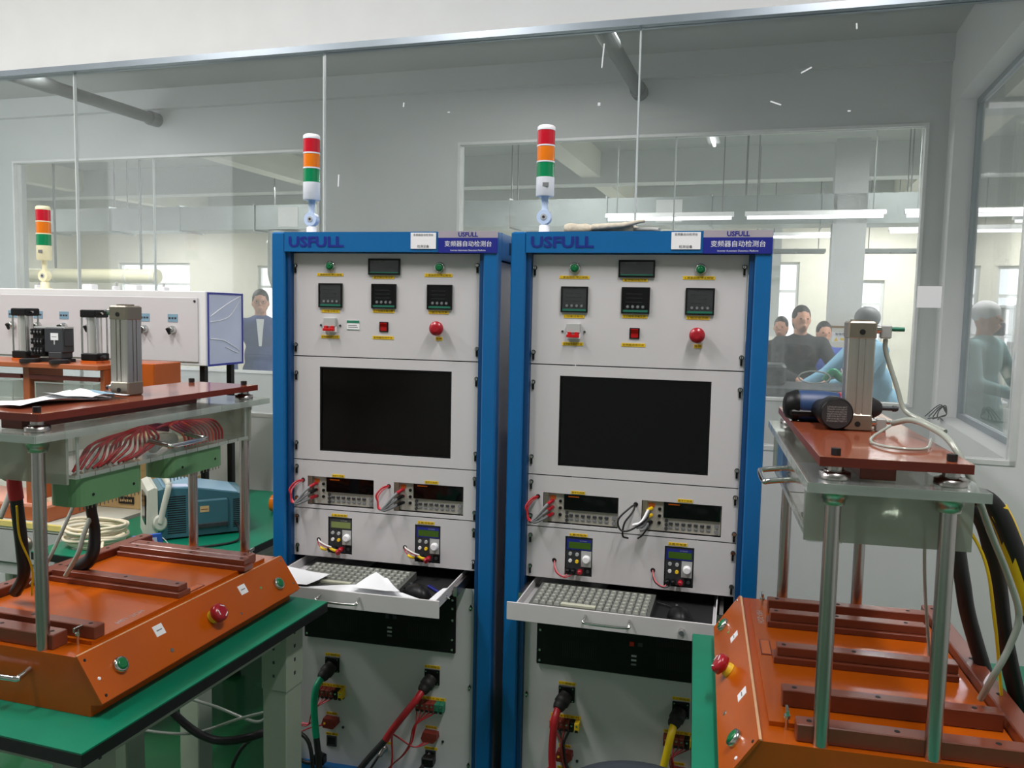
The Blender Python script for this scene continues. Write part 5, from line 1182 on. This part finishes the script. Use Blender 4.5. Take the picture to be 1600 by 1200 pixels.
def person(x, y, rz, label, coat, arms, H=1.68, sit=False, lean=(0, 0), trousers='cloth_navy', cap=None, shirt=None, coat_low=.75, glasses=False, head=(0, 0)):
    """faces -y in its own axes; arms: ((elbow, hand), (elbow, hand)) left(-x) and right(+x)"""
    t = hthing('person', x, y, 0, label, 'person', None, rz); s = H/1.72; dz = -.42 if sit else 0
    V = lambda a, b, c, f=0.: Vector((a*s+lean[0]*f, b*s+lean[1]*f, (c+dz)*s))
    sk = MB(); hc = V(head[0], head[1]-.01, 1.60, 1)
    ball(sk, hc, .074*s, .094*s, .112*s, 20); ball(sk, hc+Vector((0, -.03, -.06))*s, .052*s, .058*s, .056*s)          # skull and jaw
    sk.prism([(-.012*s+hc.x, hc.y-.085*s), (hc.x, hc.y-.118*s), (.012*s+hc.x, hc.y-.085*s)], 'z', hc.z-.028*s, hc.z+.004*s, 'skin')  # nose
    ball(sk, hc+Vector((0, -.088, -.055))*s, .024*s, .014*s, .008*s); ball(sk, hc+Vector((0, -.086, -.068))*s, .02*s, .014*s, .007*s)  # lips
    for q in (-1, 1): ball(sk, hc+Vector((q*.074, .008, -.012))*s, .012*s, .02*s, .03*s)                              # ears
    neck = V(0, .01, 1.45, .95); limb(sk, [hc+Vector((0, .015, -.06))*s, neck], [.052*s, .06*s])
    ch = V(0, 0, 1.30, .8); wa = V(0, .01, 1.08, .4); hp = V(0, .01, .93, 0)
    ball(sk, ch, .155*s, .10*s, .17*s); ball(sk, wa, .13*s, .092*s, .16*s); ball(sk, hp, .16*s, .11*s, .13*s)
    co = MB(); ball(co, ch, .178*s, .122*s, .19*s, 20); ball(co, wa, .158*s, .118*s, .20*s, 20); ball(co, hp, .178*s, .128*s, .15*s, 20)
    limb(co, [neck+Vector((0, .0, -.03))*s, ch+Vector((0, 0, .08))*s], [.072*s, .10*s])
    if not sit and coat_low < .9: limb(co, [hp, V(0, .01, coat_low, 0)], [.165*s, .185*s], 18)
    for q, (el, ha) in zip((-1, 1), arms):
        sh = V(q*.19, 0, 1.385, .9); el = V(*el, .8); ha = V(*ha, .8)
        limb(sk, [sh, el, ha], [.048*s, .036*s, .026*s]); limb(co, [sh, el, el+(ha-el)*.86], [.068*s, .052*s, .044*s])
        limb(co, [ch+Vector((q*.06, 0, .05))*s, sh], [.1*s, .068*s])
        d = (ha-el).normalized(); a, b = frame(d); pal = ha+d*.05*s                                                   # hand
        sk.obox(ha+d*.045*s, d, a, b, .046*s, .036*s, .013*s, 'skin'); ball(sk, ha+d*.01*s, .028*s)
        for k, (o_, ln) in enumerate(((-.030, .062), (-.010, .075), (.010, .070), (.029, .055))):
            p0 = ha+d*.085*s+a*o_*s; p1 = p0+d*ln*.5*s+b*(-.004)*s; p2 = p1+d*ln*.42*s-b*.020*s; limb(sk, [p0, p1, p2], [.0095*s, .009*s, .008*s], 8)
        p0 = ha+d*.02*s-a*.03*s; limb(sk, [p0, p0-a*.025*s+d*.02*s-b*.01*s, p0-a*.032*s+d*.05*s-b*.02*s], [.012*s, .0105*s, .009*s], 8)
    tr = MB()
    for q in (-1, 1):
        if sit: P = [V(q*.09, .0, .90), V(q*.11, -.42, .90), Vector((q*.11*s, -.40*s, .09))]
        else: P = [V(q*.09, .01, .90), V(q*.095, -.01, .49), Vector((q*.10*s, .02*s, .08))]
        limb(sk, P, [.075*s, .052*s, .038*s]); limb(tr, P, [.095*s, .07*s, .055*s])
        ft = Vector((P[2].x, P[2].y, .045)); ball(sk, ft+Vector((0, -.05, 0)), .04*s, .11*s, .042)
    ball(tr, hp, .165*s, .12*s, .11*s)
    remesh(sk, .0085, 'body', 'skin', t, 2); remesh(co, .013, 'coat', coat, t, 6); remesh(tr, .014, 'trousers', trousers, t, 4)
    sh_ = MB()
    for q in (-1, 1): ball(sh_, Vector((q*(.11 if sit else .10)*s, (-.40 if sit else .02)*s-.05, .042)), .046*s, .125*s, .046)
    for q in (-1, 1):
        m = MB(); ball(m, Vector((q*(.11 if sit else .10)*s, (-.40 if sit else .02)*s-.05, .046)), .047*s, .13*s, .046); remesh(m, .012, 'shoe', 'black_rubber', t, 2)
    hr = MB()
    if cap:
        ball(hr, hc+Vector((0, .014, .045))*s, .092*s, .108*s, .095*s, 20); remesh(hr, .011, 'cap', cap, t, 3)
    else:
        ball(hr, hc+Vector((0, .018, .028))*s, .082*s, .100*s, .104*s, 20); ball(hr, hc+Vector((0, .05, -.03))*s, .072*s, .06*s, .08*s)
        o = remesh(hr, .011, 'hair', 'hair', t, 2)
        bm = bmesh.new(); bm.from_mesh(o.data)          # clear the face
        bmesh.ops.delete(bm, geom=[v for v in bm.verts if v.co.y < hc.y-.055*s and v.co.z < hc.z+.055*s], context='VERTS'); bm.to_mesh(o.data); bm.free()
    for q in (-1, 1):
        e = MB(); ball(e, hc+Vector((q*.03, -.084, .006))*s, .011*s, .006*s, .006*s, 10); e.m = ['hair']; e.build('eye', t)
    if shirt: MB().prism([(-.035*s+ch.x, ch.z+.14*s), (.035*s+ch.x, ch.z+.14*s), (.012*s+ch.x, ch.z-.12*s), (-.012*s+ch.x, ch.z-.12*s)], 'y', ch.y-.128*s, ch.y-.10*s, shirt).build('shirt_front', t)
    if glasses:
        g = MB()
        for q in (-1, 1): g.tube([hc+Vector((q*.032+.024*math.cos(a*.785), -.098, .004+.017*math.sin(a*.785)))*s for a in range(9)], .0018, 'black_plastic', 6, 2)
        g.build('glasses', t)
    return t
person(-4.22, 5.0, .55, 'man in navy suit and white shirt behind the glass beside the left rack', 'cloth_navy', (((-.27, .02, 1.10), (-.24, -.12, .90)), ((.27, .02, 1.10), (.24, -.14, .92))), 1.76, shirt='cloth_white', glasses=True, head=(.0, 0), trousers='cloth_navy')
person(1.50, 5.1, -1.1, 'worker in a light blue gown leaning over and reaching left behind the glass', 'cloth_sky', (((-.20, -.26, 1.17), (-.16, -.50, 1.06)), ((.26, -.22, 1.16), (.2, -.48, 1.10))), 1.68, lean=(0, -.16), trousers='cloth_sky', cap='mid_grey', coat_low=.55)
person(.91, 5.80, .25, 'dark haired worker in a black jacket bent over the bench behind the glass', 'cloth_black', (((-.26, -.2, 1.14), (-.12, -.40, 1.08)), ((.26, -.2, 1.14), (.12, -.42, 1.08))), 1.70, lean=(-.06, -.12), trousers='cloth_black')
person(.74, 7.2, -.2, 'worker in black standing farther back beside the right rack', 'cloth_black', (((-.26, -.18, 1.14), (-.12, -.38, 1.12)), ((.26, -.18, 1.14), (.12, -.38, 1.12))), 1.60, lean=(0, -.06), trousers='cloth_black')
person(.28, 4.95, -.35, 'worker in a blue shirt half hidden by the right rack, forearm on the bench', 'cloth_blue', (((-.26, -.2, 1.16), (-.05, -.36, 1.02)), ((.26, -.16, 1.14), (.40, -.30, 1.07))), 1.66, lean=(.04, -.10), trousers='cloth_black')
person(2.2, 5.0, .9, 'worker in a white cap and teal grey gown seen through the right side window', 'cloth_teal', (((-.28, -.1, 1.12), (-.18, -.34, 1.05)), ((.28, -.1, 1.12), (.16, -.34, 1.05))), 1.74, trousers='cloth_teal', cap='cloth_white', coat_low=.55)
person(1.12, 6.46, .2, 'worker in a royal blue jacket standing between the black jacket worker and the hall column', 'cloth_blue', (((-.26, -.2, 1.14), (-.12, -.40, 1.08)), ((.26, -.2, 1.14), (.12, -.42, 1.08))), 1.56, trousers='cloth_black')
